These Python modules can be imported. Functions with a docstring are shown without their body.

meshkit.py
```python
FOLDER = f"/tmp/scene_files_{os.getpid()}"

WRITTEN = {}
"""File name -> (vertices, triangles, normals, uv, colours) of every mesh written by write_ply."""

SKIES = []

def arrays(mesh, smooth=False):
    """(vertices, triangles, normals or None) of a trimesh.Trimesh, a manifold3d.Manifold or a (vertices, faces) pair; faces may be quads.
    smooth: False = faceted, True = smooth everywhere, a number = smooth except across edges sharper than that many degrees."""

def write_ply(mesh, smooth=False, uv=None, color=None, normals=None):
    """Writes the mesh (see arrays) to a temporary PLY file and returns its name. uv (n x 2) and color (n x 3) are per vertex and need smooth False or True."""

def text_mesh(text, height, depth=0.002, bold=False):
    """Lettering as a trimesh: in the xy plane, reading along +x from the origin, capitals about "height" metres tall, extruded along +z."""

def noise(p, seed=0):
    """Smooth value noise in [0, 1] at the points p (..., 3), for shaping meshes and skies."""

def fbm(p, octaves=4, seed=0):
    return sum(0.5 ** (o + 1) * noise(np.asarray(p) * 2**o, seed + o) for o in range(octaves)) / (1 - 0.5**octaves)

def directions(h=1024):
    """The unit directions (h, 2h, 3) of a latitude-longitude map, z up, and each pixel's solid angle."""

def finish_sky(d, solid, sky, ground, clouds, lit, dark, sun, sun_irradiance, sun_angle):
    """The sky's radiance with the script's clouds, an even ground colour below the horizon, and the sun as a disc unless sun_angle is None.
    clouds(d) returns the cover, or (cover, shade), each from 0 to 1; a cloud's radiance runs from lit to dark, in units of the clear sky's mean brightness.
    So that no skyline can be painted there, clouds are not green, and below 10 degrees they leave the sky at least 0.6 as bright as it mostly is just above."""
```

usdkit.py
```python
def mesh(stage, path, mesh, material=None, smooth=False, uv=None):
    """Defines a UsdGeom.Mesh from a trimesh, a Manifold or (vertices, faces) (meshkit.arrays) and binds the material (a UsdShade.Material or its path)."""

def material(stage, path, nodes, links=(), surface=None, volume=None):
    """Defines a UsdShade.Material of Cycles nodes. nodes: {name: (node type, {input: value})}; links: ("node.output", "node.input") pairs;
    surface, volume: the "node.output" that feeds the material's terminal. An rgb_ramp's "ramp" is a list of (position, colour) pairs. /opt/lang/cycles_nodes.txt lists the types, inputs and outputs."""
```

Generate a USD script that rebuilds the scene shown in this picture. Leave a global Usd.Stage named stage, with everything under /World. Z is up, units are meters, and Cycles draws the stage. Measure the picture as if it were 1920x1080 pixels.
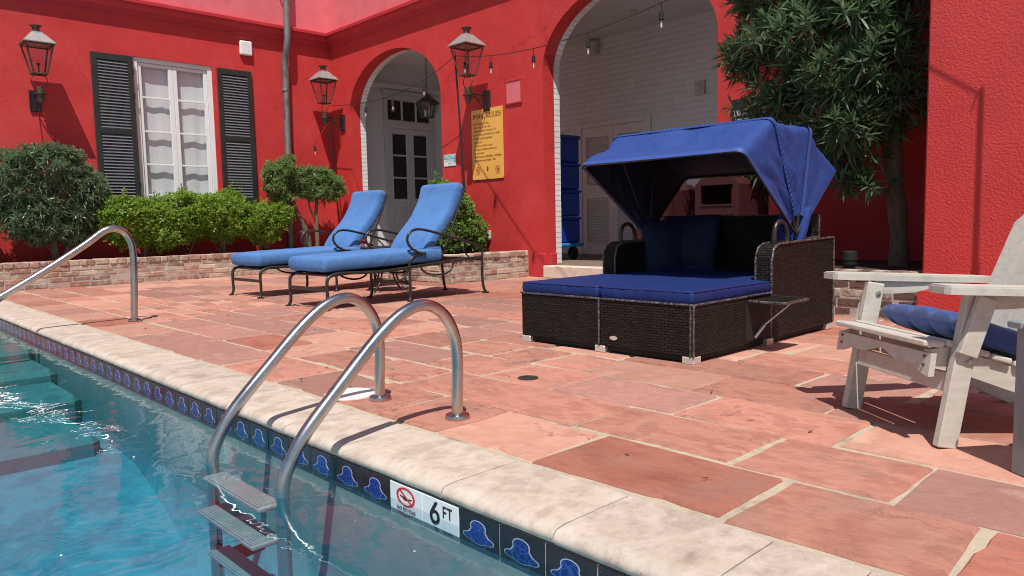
import math, glob, re
import numpy as np, trimesh, usdkit, meshkit
from scipy.spatial import ConvexHull
from shapely.geometry import Polygon, Point, LineString, box as sbox
from shapely import affinity, union_all
from pxr import Usd, UsdGeom, UsdLux, UsdShade, Gf, Sdf

rng = np.random.default_rng(11)
stage = Usd.Stage.CreateInMemory()
UsdGeom.SetStageUpAxis(stage, 'Z'); UsdGeom.SetStageMetersPerUnit(stage, 1.0)
UsdGeom.Xform.Define(stage, '/World')
A = np.array

# ------------------------------------------------------------------ camera, sky, sun, exposure
CAM_H, FPX = 0.82, 1384.68
yaw, pitch, roll = np.radians([46.214, 5.067, -1.186])
F0 = A([math.cos(yaw), math.sin(yaw), 0]); R0 = A([math.sin(yaw), -math.cos(yaw), 0]); U0 = A([0, 0, 1.])
FW = F0*math.cos(pitch) - U0*math.sin(pitch); U1 = U0*math.cos(pitch) + F0*math.sin(pitch)
RT = R0*math.cos(roll) + U1*math.sin(roll); UP = -R0*math.sin(roll) + U1*math.cos(roll)
cam = UsdGeom.Camera.Define(stage, '/World/camera')
cam.CreateHorizontalApertureAttr(36.0); cam.CreateFocalLengthAttr(36.0*FPX/1920)
cam.CreateClippingRangeAttr(Gf.Vec2f(0.05, 2000)); cam.CreateFStopAttr(0.0)
cam.CreateExposureAttr(0.18)
cam.AddTransformOp().Set(Gf.Matrix4d(*RT, 0, *UP, 0, *(-FW), 0, 0, 0, CAM_H, 1))
SUN = A([-0.36, -0.38, 1.0]); SUN /= np.linalg.norm(SUN)
sun_el = math.asin(SUN[2]); sun_rot = math.atan2(SUN[0], SUN[1])
usdkit.material(stage, '/World/Looks/sky_material', {
    'sky': ('sky_texture', {'sky_type': 'single_scattering', 'sun_disc': False, 'sun_elevation': sun_el, 'sun_rotation': sun_rot}),
    'bg': ('background_shader', {'strength': 0.085})}, [('sky.color', 'bg.color')], surface='bg.background')
dome = UsdLux.DomeLight.Define(stage, '/World/sky')
UsdShade.MaterialBindingAPI.Apply(dome.GetPrim()).Bind(UsdShade.Material.Get(stage, '/World/Looks/sky_material'))
sun = UsdLux.DistantLight.Define(stage, '/World/sun')
sun.CreateIntensityAttr(1.2); sun.CreateAngleAttr(0.5); sun.CreateNormalizeAttr(True); sun.CreateColorAttr(Gf.Vec3f(1.0, 0.95, 0.88))
sz = SUN; sx = np.cross([0, 0, 1.], sz); sx /= np.linalg.norm(sx); sy = np.cross(sz, sx)
sun.AddTransformOp().Set(Gf.Matrix4d(*sx, 0, *sy, 0, *sz, 0, 0, 0, 30, 1))

# ------------------------------------------------------------------ materials
MATS = {}
def lin(r, g, b):
    x = A([r, g, b], float)/255; return tuple(np.where(x < .04045, x/12.92, ((x+.055)/1.055)**2.4))
def mat(name, ramp, rough=.7, scale=6., detail=6., stretch=(1, 1, 1), bump=.0, bscale=60., bdetail=3., bdist=.01, metal=0., spec=.4, rnd=0., space='pos', sheen=0., coat=0., extra=None, rvar=0.):
    """principled material; ramp = list of colours mixed by noise; rnd = brightness variation per object"""
    if np.ndim(ramp) == 1: ramp = [ramp, ramp]
    n = {'g': ('geometry', {}), 't': ('texture_coordinate', {}), 'm': ('mapping', {'mapping_type': 'point', 'scale': stretch}),
         'n': ('noise_texture', {'scale': scale, 'detail': detail, 'roughness': .62}),
         'r': ('rgb_ramp', {'ramp': list(zip(np.linspace(.30, .70, len(ramp)), ramp))}),
         'p': ('principled_bsdf', {'roughness': rough, 'metallic': metal, 'specular_ior_level': spec, 'sheen_weight': sheen, 'coat_weight': coat})}
    l = [(('g.position' if space == 'pos' else 't.object'), 'm.vector'), ('m.vector', 'n.vector'), ('n.fac', 'r.fac')]
    col = 'r.color'
    if rnd:
        n['oi'] = ('object_info', {}); n['mr'] = ('map_range', {'from_min': 0., 'from_max': 1., 'to_min': 1-rnd, 'to_max': 1+rnd*.8})
        n['cx'] = ('combine_xyz', {}); n['mx'] = ('mix', {'mix_type': 'multiply', 'fac': 1.0})
        l += [('oi.random', 'mr.value'), ('mr.result', 'cx.x'), ('mr.result', 'cx.y'), ('mr.result', 'cx.z'), (col, 'mx.color1'), ('cx.vector', 'mx.color2')]
        col = 'mx.color'
    if extra: n2, l2, col = extra(col); n.update(n2); l += l2
    l.append((col, 'p.base_color'))
    if bump:
        n['bn'] = ('noise_texture', {'scale': bscale, 'detail': bdetail, 'roughness': .6}); n['b'] = ('bump', {'strength': bump, 'distance': bdist})
        l += [('m.vector', 'bn.vector'), ('bn.fac', 'b.height'), ('b.normal', 'p.normal')]
    if rvar:
        n['rm'] = ('map_range', {'from_min': .3, 'from_max': .7, 'to_min': rough-rvar, 'to_max': rough+rvar}); l += [('n.fac', 'rm.value'), ('rm.result', 'p.roughness')]
    MATS[name] = usdkit.material(stage, '/World/Looks/'+name, n, l, surface='p.BSDF')
    return MATS[name]
def stain(scale=.7, col=(.5, .5, .5), lo=.52, hi=.72, amount=.35, stretch=(1, 1, 1)):
    """large worn patches mixed into a colour"""
    def f(c):
        return ({'sm': ('mapping', {'mapping_type': 'point', 'scale': stretch}), 'sn': ('noise_texture', {'scale': scale, 'detail': 7., 'roughness': .7}), 'sr': ('map_range', {'from_min': lo, 'from_max': hi, 'to_min': 0., 'to_max': amount, 'clamp': True}),
                 'sx': ('mix', {'color2': col})}, [('g.position', 'sm.vector'), ('sm.vector', 'sn.vector'), ('sn.fac', 'sr.value'), ('sr.result', 'sx.fac'), (c, 'sx.color1')], 'sx.color')
    return f
def low_stain(z0, z1, col, amount):
    """scuffs that fade out upwards, for the weathered foot of a wall"""
    def f(c):
        return ({'sm': ('mapping', {'mapping_type': 'point', 'scale': (1, 1, .35)}), 'sn': ('noise_texture', {'scale': 9., 'detail': 8., 'roughness': .75}), 'sr': ('map_range', {'from_min': .5, 'from_max': .72, 'to_min': 0., 'to_max': amount, 'clamp': True}),
                 'sp': ('separate_xyz', {}), 'sh': ('map_range', {'from_min': z0, 'from_max': z1, 'to_min': 1., 'to_max': .04, 'clamp': True}), 'sy': ('math', {'math_type': 'multiply'}), 'sx': ('mix', {'color2': col})},
                [('g.position', 'sm.vector'), ('sm.vector', 'sn.vector'), ('sn.fac', 'sr.value'), ('g.position', 'sp.vector'), ('sp.z', 'sh.value'), ('sr.result', 'sy.value1'), ('sh.result', 'sy.value2'), ('sy.value', 'sx.fac'), (c, 'sx.color1')], 'sx.color')
    return f
def cracks(base, amount=.75, scale=2.6, ccol=(.10, .055, .042)):
    def f(c):
        n, l, o = base(c)
        n.update({'kn': ('noise_texture', {'scale': 3.2, 'detail': 6., 'roughness': .65}), 'kv': ('vector_math', {'math_type': 'multiply_add', 'vector2': (.45, .45, .45)}), 'kt': ('voronoi_texture', {'scale': scale, 'feature': 'distance_to_edge'}), 'kr': ('map_range', {'from_min': .0, 'from_max': .016, 'to_min': 1., 'to_max': 0., 'clamp': True}),
                  'km': ('noise_texture', {'scale': 1.7, 'detail': 3.}), 'kq': ('map_range', {'from_min': .54, 'from_max': .62, 'to_min': 0., 'to_max': amount, 'clamp': True}), 'kx': ('math', {'math_type': 'multiply'}), 'ky': ('mix', {'color2': ccol}),
                  'pn': ('noise_texture', {'scale': 55., 'detail': 4., 'roughness': .7}), 'pr': ('map_range', {'from_min': .66, 'from_max': .72, 'to_min': 0., 'to_max': .45, 'clamp': True}), 'py': ('mix', {'color2': (.16, .085, .065)})})
        l = l+[('g.position', 'kn.vector'), ('kn.color', 'kv.vector1'), ('g.position', 'kv.vector3'), ('kv.vector', 'kt.vector'), ('kt.distance', 'kr.value'), ('g.position', 'km.vector'), ('km.fac', 'kq.value'), ('kr.result', 'kx.value1'), ('kq.result', 'kx.value2'), ('kx.value', 'ky.fac'), (o, 'ky.color1'),
               ('g.position', 'pn.vector'), ('pn.fac', 'pr.value'), ('pr.result', 'py.fac'), ('ky.color', 'py.color1')]
        return n, l, 'py.color'
    return f
def two(a, b):
    """two weathering layers, the second with its own node names"""
    def f(c):
        n, l, o = a(c); n2, l2, o2 = b(o); ren = {k: 'z_'+k for k in n2}
        q = lambda t: (ren[t.split('.')[0]]+'.'+t.split('.')[1]) if t.split('.')[0] in ren and t != o else t
        return {**n, **{ren[k]: v for k, v in n2.items()}}, l+[(q(x), q(y)) for x, y in l2], q(o2)
    return f
wallwear = lambda base: two(two(stain(.8, (.62, .085, .085), .50, .74, .55), stain(2.2, (.33, .020, .024), .54, .74, .6, (2.2, 2.2, .16))), cracks(base, .6, .9, (.26, .018, .02)))
mat('plain_red_stucco', [(.45, .030, .028), (.54, .040, .037), (.48, .033, .031)], rough=.62, scale=1.3, bump=.35, bscale=30, bdetail=6, bdist=.012, spec=.35, extra=wallwear(stain(1.1, (.40, .028, .032), .46, .7, .7, (1, 1, .45))))
mat('red_stucco', [(.45, .030, .028), (.54, .040, .037), (.48, .033, .031)], rough=.62, scale=1.3, bump=.35, bscale=30, bdetail=6, bdist=.012, spec=.35, extra=wallwear(low_stain(.35, 1.0, (.62, .28, .26), .75)))
mat('rough_red_stucco', [(.49, .034, .031), (.57, .048, .043)], rough=.55, scale=1.6, bump=.75, bscale=60, bdetail=8, bdist=.012, spec=.35, extra=stain(1.3, (.42, .03, .034), .48, .72, .6, (1, 1, .4)))
mat('faded_red_stucco', [(.62, .13, .15), (.68, .17, .19), (.58, .11, .13)], rough=.7, scale=1.4, bump=.3, bscale=26, bdetail=6, bdist=.012)
mat('red_trim', [(.42, .028, .036), (.50, .038, .045)], rough=.5, scale=3, bump=.12, bscale=40)
mat('white_paint', [(.72, .72, .71), (.78, .78, .77)], rough=.45, scale=4, bump=.08, bscale=50)
mat('white_brick', [(.70, .69, .67), (.78, .77, .76)], rough=.6, scale=8, bump=.4, bscale=45, bdist=.006, rnd=.06)
mat('white_mortar', (.60, .59, .57), rough=.8, bump=.4, bscale=80)
mat('porch_plaster', [(.66, .675, .69), (.71, .725, .74)], rough=.75, scale=2, bump=.1, bscale=30)
mat('porch_brick', [(.72, .735, .75), (.77, .785, .80)], rough=.65, scale=6, bump=.35, bscale=45, bdist=.006, rnd=.03)
mat('porch_floor', [(.16, .11, .09), (.22, .16, .13)], rough=.6, scale=5, bump=.2)
mat('step_stone', [(.58, .46, .38), (.66, .54, .45), (.5, .38, .3)], rough=.8, scale=7, bump=.4, bscale=40)
mat('shutter_paint', [(.018, .026, .022), (.026, .034, .03)], rough=.38, scale=5, spec=.6)
mat('slat_paint', [(.10, .105, .115), (.15, .155, .165)], rough=.33, scale=14, spec=.7)  # dark slats coloured grey: reflected sun and sky put into the colour
mat('door_grey', [(.52, .53, .54), (.56, .57, .58)], rough=.5, scale=4)
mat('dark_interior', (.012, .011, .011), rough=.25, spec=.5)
mat('curtain_cloth', [(.70, .70, .72), (.78, .78, .79)], rough=.9, scale=3, stretch=(9, 1, .4), bump=.25, bscale=3)
mat('pipe_metal', [(.16, .17, .17), (.26, .27, .26), (.10, .085, .06)], rough=.45, scale=5, metal=.55, stretch=(1, 1, .4), bump=.1, bscale=30, extra=stain(3., (.42, .42, .40), .5, .7, .5))
mat('lantern_metal', [(.075, .058, .042), (.13, .105, .075), (.05, .045, .036)], rough=.38, scale=14, metal=.6, bump=.1, bscale=90)
mat('lantern_roof', [(.34, .33, .32), (.44, .43, .42), (.28, .25, .22)], rough=.42, scale=14, metal=.55, bump=.08, bscale=60)
mat('black_iron', [(.012, .012, .013), (.02, .02, .021)], rough=.35, scale=20, spec=.6, bump=.06, bscale=70)
mat('chaise_metal', [(.022, .020, .020), (.045, .042, .042)], rough=.36, scale=16, metal=.35, spec=.6, bump=.08, bscale=90)
mat('worn_edge', (.42, .41, .40), rough=.5)
mat('sling_mesh', (.02, .02, .022), rough=.6)
mat('steel', [(.40, .385, .37), (.52, .50, .48), (.44, .42, .39)], rough=.24, scale=5, metal=1.0, stretch=(1, 1, 1), bump=.03, bscale=120, rvar=.07, extra=stain(7., (.30, .25, .19), .55, .75, .45))
mat('chaise_fabric', [(.062, .155, .375), (.080, .190, .43), (.058, .145, .355)], rough=.9, scale=3., detail=7, bump=.3, bscale=9, bdetail=8, bdist=.016, sheen=.03, spec=.1, extra=stain(2.5, (.11, .225, .45), .5, .75, .5))
mat('pad_fabric', [(.008, .022, .105), (.011, .029, .135)], rough=.6, scale=5, bump=.3, bscale=12, bdetail=6, bdist=.012, sheen=0., spec=.2)
mat('pillow_fabric', [(.005, .007, .032), (.007, .010, .045)], rough=.7, scale=5, bump=.3, bscale=10, bdist=.015)
mat('lining_fabric', [(.006, .007, .020), (.009, .010, .028)], rough=.8, scale=5, bump=.3, bscale=9)  # near-black colour that paints the shade inside the canopy
mat('piping_fabric', (.012, .018, .10), rough=.6)
mat('canopy_fabric', [(.018, .046, .185), (.025, .058, .225), (.020, .049, .195)], rough=.7, scale=9, bump=.3, bscale=11, bdetail=5, bdist=.012, sheen=0., spec=.2)
mat('canopy_band_fabric', [(.036, .080, .30), (.046, .098, .34)], rough=.6, scale=6, bump=.2, bscale=20)
mat('navy_cushion', [(.016, .040, .155), (.023, .055, .20), (.014, .034, .135)], rough=.7, scale=7, bump=.3, bscale=14, bdetail=5, bdist=.015, sheen=.25)
mat('pale_door_paint', [(.76, .74, .72), (.81, .79, .77)], rough=.5, scale=4)
mat('bleached_wood', [(.43, .40, .345), (.52, .49, .43), (.47, .44, .385)], rough=.62, scale=4, stretch=(3, 3, 3), bump=.12, bscale=20, space='obj', extra=lambda c: ({'wm': ('mapping', {'mapping_type': 'point', 'scale': (3, 40, 40)}), 'wn': ('noise_texture', {'scale': 1.2, 'detail': 6.}), 'wr': ('map_range', {'from_min': .45, 'from_max': .75, 'to_min': 0., 'to_max': .35, 'clamp': True}), 'wx': ('mix', {'color2': (.36, .31, .25)})}, [('t.object', 'wm.vector'), ('wm.vector', 'wn.vector'), ('wn.fac', 'wr.value'), ('wr.result', 'wx.fac'), (c, 'wx.color1')], 'wx.color'))
mat('grey_wood', [(.20, .21, .22), (.27, .28, .29)], rough=.6, scale=5, stretch=(8, 1, 1), bump=.1)
mat('bolt_metal', (.45, .45, .44), rough=.3, metal=.9)
mat('screw_hole', (.05, .045, .04), rough=.8)
mat('coping_stone', [(.30, .235, .19), (.41, .335, .275), (.49, .415, .345), (.38, .305, .25), (.45, .375, .31)], rough=.8, scale=4.2, detail=15, stretch=(1., 1.4, 1), bump=.45, bscale=34, bdetail=10, bdist=.006, rnd=.07, extra=cracks(stain(8., (.60, .52, .45), .48, .66, .6), .5, 3.))
GREY = lambda k, amt=.55: stain(k, (.235, .165, .135), .50, .70, amt)
mat('flagstone', [(.30, .118, .080), (.385, .162, .115), (.45, .205, .148), (.35, .142, .102), (.48, .245, .178)], rough=.74, scale=3.4, detail=12, stretch=(1.8, 1., 1), bump=.6, bscale=16, bdetail=10, bdist=.014, rnd=.21, extra=two(GREY(2.7), cracks(stain(1.6, (.52, .345, .26), .50, .75, .6))))
mat('flagstone_red', [(.26, .082, .052), (.33, .115, .076), (.38, .145, .10), (.30, .098, .066)], rough=.74, scale=3.2, detail=12, stretch=(1.7, 1, 1), bump=.6, bscale=16, bdetail=10, bdist=.014, rnd=.18, extra=two(GREY(2.4), cracks(stain(1.8, (.44, .25, .17), .50, .75, .6))))
mat('flagstone_pale', [(.385, .185, .130), (.49, .258, .188), (.43, .212, .150), (.53, .31, .228)], rough=.78, scale=3.0, detail=12, bump=.55, bscale=18, bdetail=10, bdist=.013, rnd=.16, extra=two(GREY(2.2, .4), cracks(stain(1.9, (.57, .40, .295), .5, .75, .5))))
mat('flagstone_mauve', [(.28, .132, .105), (.37, .185, .148), (.33, .16, .128), (.44, .255, .205)], rough=.72, scale=3.2, detail=12, stretch=(1.6, 1, 1), bump=.65, bscale=15, bdetail=10, bdist=.014, rnd=.20, extra=two(GREY(3.1), cracks(stain(2.1, (.46, .32, .25), .5, .75, .5))))
mat('mortar', [(.33, .27, .195), (.46, .385, .285), (.39, .335, .26)], rough=.9, scale=9, detail=8, bump=.7, bscale=70, bdetail=6, bdist=.008, extra=stain(2.6, (.10, .085, .07), .56, .72, .8))
mat('brick_mortar', [(.36, .31, .26), (.46, .41, .36)], rough=.95, scale=14, bump=.8, bscale=60, bdist=.01)
for i, c in enumerate([((.27, .14, .10), (.37, .215, .155)), ((.40, .28, .20), (.50, .38, .28)), ((.19, .115, .095), (.27, .17, .14)), ((.42, .30, .21), (.35, .20, .14)), ((.29, .115, .085), (.36, .18, .13))]):
    mat('old_brick_%d' % i, [c[0], c[1], c[0]], rough=.88, scale=16, detail=8, bump=.8, bscale=48, bdetail=7, bdist=.008, rnd=.18, extra=stain(7., (.56, .49, .42), .46, .64, .75))
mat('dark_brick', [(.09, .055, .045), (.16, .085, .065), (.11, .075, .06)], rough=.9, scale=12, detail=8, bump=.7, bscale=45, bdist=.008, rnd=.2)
mat('soil', [(.035, .022, .015), (.07, .045, .03)], rough=1., scale=20, bump=1., bscale=30, bdist=.03)
mat('ground_dirt', [(.10, .085, .07), (.14, .12, .1)], rough=1., scale=3)
mat('pool_plaster', [(.18, .275, .29), (.26, .36, .365), (.155, .245, .265), (.29, .39, .385)], rough=.8, scale=3.2, detail=9, bump=.3, bscale=14, extra=stain(6.5, (.24, .36, .38), .5, .72, .45))
mat('pool_step_plaster', [(.085, .175, .18), (.16, .265, .25), (.105, .20, .20)], rough=.8, scale=6, detail=9, bump=.3, bscale=14)
mat('pool_wall_plaster', [(.20, .25, .25), (.26, .31, .30)], rough=.8, scale=4, detail=8, bump=.3, bscale=20)
mat('tile_dark', [(.012, .010, .016), (.035, .018, .016), (.014, .014, .03)], rough=.16, scale=22, detail=6, spec=.6, coat=.4, rnd=.35)
def _swirl(c):
    return ({'wv': ('voronoi_texture', {'scale': 48., 'feature': 'distance_to_edge'}), 'wr': ('map_range', {'from_min': .02, 'from_max': .10, 'to_min': .55, 'to_max': 0., 'clamp': True}), 'wx': ('mix', {'color2': (.05, .10, .36)})}, [('g.position', 'wv.vector'), ('wv.distance', 'wr.value'), ('wr.result', 'wx.fac'), (c, 'wx.color1')], 'wx.color')
mat('tile_blue', [(.006, .014, .115), (.014, .030, .20)], rough=.15, scale=25, spec=.6, coat=.4, rnd=.3, extra=_swirl)
mat('tile_line', (.36, .39, .52), rough=.2)
mat('petal', (.62, .56, .42), rough=.6)
mat('tile_white', [(.66, .68, .68), (.72, .74, .74)], rough=.18, spec=.6)
mat('print_black', (.015, .015, .015), rough=.5)
mat('print_red', (.55, .02, .02), rough=.5)
mat('print_brown', (.10, .035, .012), rough=.5)
mat('print_teal', (.05, .42, .45), rough=.5)
mat('print_white', (.72, .72, .70), rough=.5)
mat('sign_yellow', [(.80, .42, .085), (.84, .46, .11)], rough=.4, scale=3, spec=.5)
mat('sign_white', (.75, .78, .78), rough=.4)
mat('sign_black', (.02, .02, .025), rough=.5)
mat('cart_blue', [(.006, .03, .26), (.010, .042, .33)], rough=.42, scale=4, spec=.5)
mat('cart_base_blue', (.03, .16, .42), rough=.4)
mat('rubber', (.012, .012, .013), rough=.75)
mat('bin_plastic', [(.038, .010, .010), (.050, .014, .014)], rough=.55, spec=.25, scale=5, bump=.2, bscale=140)
mat('dark_board', (.05, .045, .043), rough=.7)
mat('grey_plastic', [(.52, .50, .46), (.58, .56, .52)], rough=.5, scale=6)
mat('bark', [(.075, .055, .042), (.16, .125, .095), (.10, .08, .06)], rough=.9, scale=14, detail=8, stretch=(1, 1, .35), bump=1., bscale=26, bdetail=7, bdist=.02)
mat('pale_twig', [(.30, .22, .16), (.42, .33, .25)], rough=.9, scale=12, bump=.5)
mat('tread_plastic', [(.20, .225, .235), (.26, .285, .295)], rough=.4, scale=12)
mat('cast_iron', [(.05, .045, .04), (.11, .10, .09)], rough=.6, metal=.6, scale=30, bump=.4)
mat('logo_metal', (.62, .58, .52), rough=.35, metal=.4)
mat('tag_paper', [(.72, .71, .69), (.78, .78, .77)], rough=.7, scale=10, bump=.2)
mat('flame', (.9, .4, .1), rough=.6)
def leafmat(name, cols, trans=.35, rough=.42):
    n = {'g': ('geometry', {}), 'r': ('rgb_ramp', {'ramp': list(zip(np.linspace(0, 1, len(cols)), cols))}), 'p': ('principled_bsdf', {'roughness': rough, 'specular_ior_level': .5}), 't': ('translucent_bsdf', {}),
         'hs': ('hsv', {'value': 1.6, 'saturation': 1.05}), 'm': ('mix_closure', {'fac': trans})}
    MATS[name] = usdkit.material(stage, '/World/Looks/'+name, n, [('g.random_per_island', 'r.fac'), ('r.color', 'p.base_color'), ('r.color', 'hs.color'), ('hs.color', 't.color'), ('p.BSDF', 'm.closure1'), ('t.BSDF', 'm.closure2')], surface='m.closure')
leafmat('podocarpus_leaf', [(.09, .15, .070), (.15, .235, .105), (.23, .33, .145), (.40, .48, .26)], .30, .42)
leafmat('podocarpus_grey_leaf', [(.12, .18, .095), (.19, .27, .14), (.29, .38, .21), (.46, .54, .37)], .32, .36)
leafmat('topiary_leaf', [(.17, .25, .09), (.28, .38, .14), (.42, .51, .22), (.58, .64, .38)], .34, .4)
leafmat('boxwood_leaf', [(.17, .27, .030), (.30, .43, .052), (.46, .59, .095), (.66, .75, .25)], .42, .36)
leafmat('pale_leaf', [(.14, .24, .045), (.28, .40, .08), (.46, .55, .17), (.64, .68, .34)], .38, .4)
# wicker: woven strips as colour and relief
def wicker(name):
    n = {'g': ('geometry', {}), 'dn': ('noise_texture', {'scale': 9., 'detail': 2.}), 'dm': ('vector_math', {'math_type': 'multiply_add', 'vector2': (.006, .006, .008)}), 's': ('separate_xyz', {}), 'a': ('math', {'math_type': 'add'}), 'c': ('combine_xyz', {}), 'br': ('brick_texture', {'offset': .5, 'color1': (.013, .0105, .009), 'color2': (.026, .021, .018), 'mortar': (.007, .006, .0055), 'scale': 1., 'mortar_size': .0042, 'mortar_smooth': 1., 'brick_width': .052, 'row_height': .016}),
         'b': ('bump', {'strength': 1., 'distance': .006, 'invert': True}), 'p': ('principled_bsdf', {'roughness': .55, 'specular_ior_level': .14}), 'n': ('noise_texture', {'scale': 6., 'detail': 5.}), 'mr': ('map_range', {'from_min': .3, 'from_max': .7, 'to_min': .42, 'to_max': .62})}
    MATS[name] = usdkit.material(stage, '/World/Looks/'+name, n, [('g.position', 'dn.vector'), ('dn.color', 'dm.vector1'), ('g.position', 'dm.vector3'), ('dm.vector', 's.vector'), ('s.x', 'a.value1'), ('s.y', 'a.value2'), ('a.value', 'c.x'), ('s.z', 'c.y'), ('c.vector', 'br.vector'), ('br.color', 'p.base_color'), ('br.fac', 'b.height'), ('b.normal', 'p.normal'), ('g.position', 'n.vector'), ('n.fac', 'mr.value'), ('mr.result', 'p.roughness')], surface='p.BSDF')
wicker('wicker')
mat('wicker_edge', [(.015, .013, .012), (.05, .046, .043), (.15, .14, .135)], rough=.35, scale=60, detail=1, spec=.8, bump=.9, bscale=70, bdist=.008)  # pale specks in the ramp paint glints on the wrapped cane
def pane(name, tint=(.93, .95, .95), ior=1.5, rough=.02, rip=None, vol=None):
    f0 = ((ior-1)/(ior+1))**2
    n = {'lw': ('layer_weight', {'blend': .5}), 'pw': ('math', {'math_type': 'power', 'value2': 5.}), 'f': ('math', {'math_type': 'multiply_add', 'value2': 1-f0, 'value3': f0}), 't': ('transparent_bsdf', {'color': tint}), 'gl': ('glossy_bsdf', {'color': (1, 1, 1), 'roughness': rough}), 'm': ('mix_closure', {})}
    l = [('lw.facing', 'pw.value1'), ('pw.value', 'f.value1'), ('f.value', 'm.fac'), ('t.BSDF', 'm.closure1'), ('gl.BSDF', 'm.closure2')]
    if rip:
        n.update({'g': ('geometry', {}), 'mp': ('mapping', {'mapping_type': 'point', 'scale': (1, 1, 1)}), 'n1': ('noise_texture', {'scale': rip[0], 'detail': 3., 'roughness': .5, 'distortion': .6}), 'b1': ('bump', {'strength': 1., 'distance': rip[1]})})
        l += [('g.position', 'mp.vector'), ('mp.vector', 'n1.vector'), ('n1.fac', 'b1.height'), ('b1.normal', 'gl.normal')]
    if vol: n['ab'] = ('absorption_volume', {'color': vol[0], 'density': vol[1]})
    MATS[name] = usdkit.material(stage, '/World/Looks/'+name, n, l, surface='m.closure', volume='ab.volume' if vol else None)
pane('window_glass', (.90, .92, .92), 1.55)
pane('lantern_glass', (.86, .88, .88), 1.5)
pane('bulb_glass', (.95, .95, .93), 1.6)
pane('water', (.95, .98, .985), 1.36, .010, (3.8, .0052), vol=((.51, .885, .955), 1.9))

# ------------------------------------------------------------------ scene tree helpers
USED, LOC = {}, {}
def numbered(path):
    k = USED.get(path, 0); USED[path] = k+1
    return path if k == 0 else '%s_%03d' % (path, k)
def tag(prim, label=None, cat=None, group=None, kind=None):
    for k, v in (('label', label), ('category', cat), ('group', group), ('kind', kind)):
        if v: prim.SetCustomDataByKey(k, v)
def thing(name, label=None, cat=None, loc=(0, 0, 0), rotz=0., group=None, kind=None):
    path = numbered('/World/'+name)
    x = UsdGeom.Xform.Define(stage, path); x.AddTranslateOp().Set(Gf.Vec3d(*map(float, loc)))
    if rotz: x.AddRotateZOp().Set(float(rotz))
    tag(x.GetPrim(), label, cat, group, kind); LOC[path] = A(loc, float)
    return path
def obj(name, mesh, material, parent=None, smooth=False, label=None, cat=None, group=None, kind=None, world=False):
    """one Mesh prim; world=True: the mesh is in world coordinates and the parent thing's base is taken off"""
    path = numbered((parent or '/World')+'/'+name)
    v, f = (A(mesh[0], float), A(mesh[1], int)) if isinstance(mesh, tuple) else (A(mesh.vertices), A(mesh.faces))
    if world and parent:
        top = '/'.join(parent.split('/')[:3]); v = v - LOC.get(top, 0)
    m = usdkit.mesh(stage, path, (v, f), MATS[material], smooth=smooth)
    tag(m.GetPrim(), label, cat, group, kind); return path
def dup(src, loc, rotz=0., label=None, group=None):
    base = re.sub(r'_\d{3}$', '', src.split('/')[-1])
    path = numbered('/World/'+base)
    x = UsdGeom.Xform.Define(stage, path); p = x.GetPrim()
    p.GetReferences().AddInternalReference(src); 
    x.ClearXformOpOrder(); x.AddTranslateOp().Set(Gf.Vec3d(*map(float, loc)))
    if stage.GetPrimAtPath(src).HasAttribute('xformOp:rotateZ') or rotz: x.AddRotateZOp().Set(float(rotz))
    p.SetInstanceable(True); was = stage.GetPrimAtPath(src).GetCustomData()
    tag(p, label or was.get('label'), was.get('category'), group or was.get('group')); return path

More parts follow.
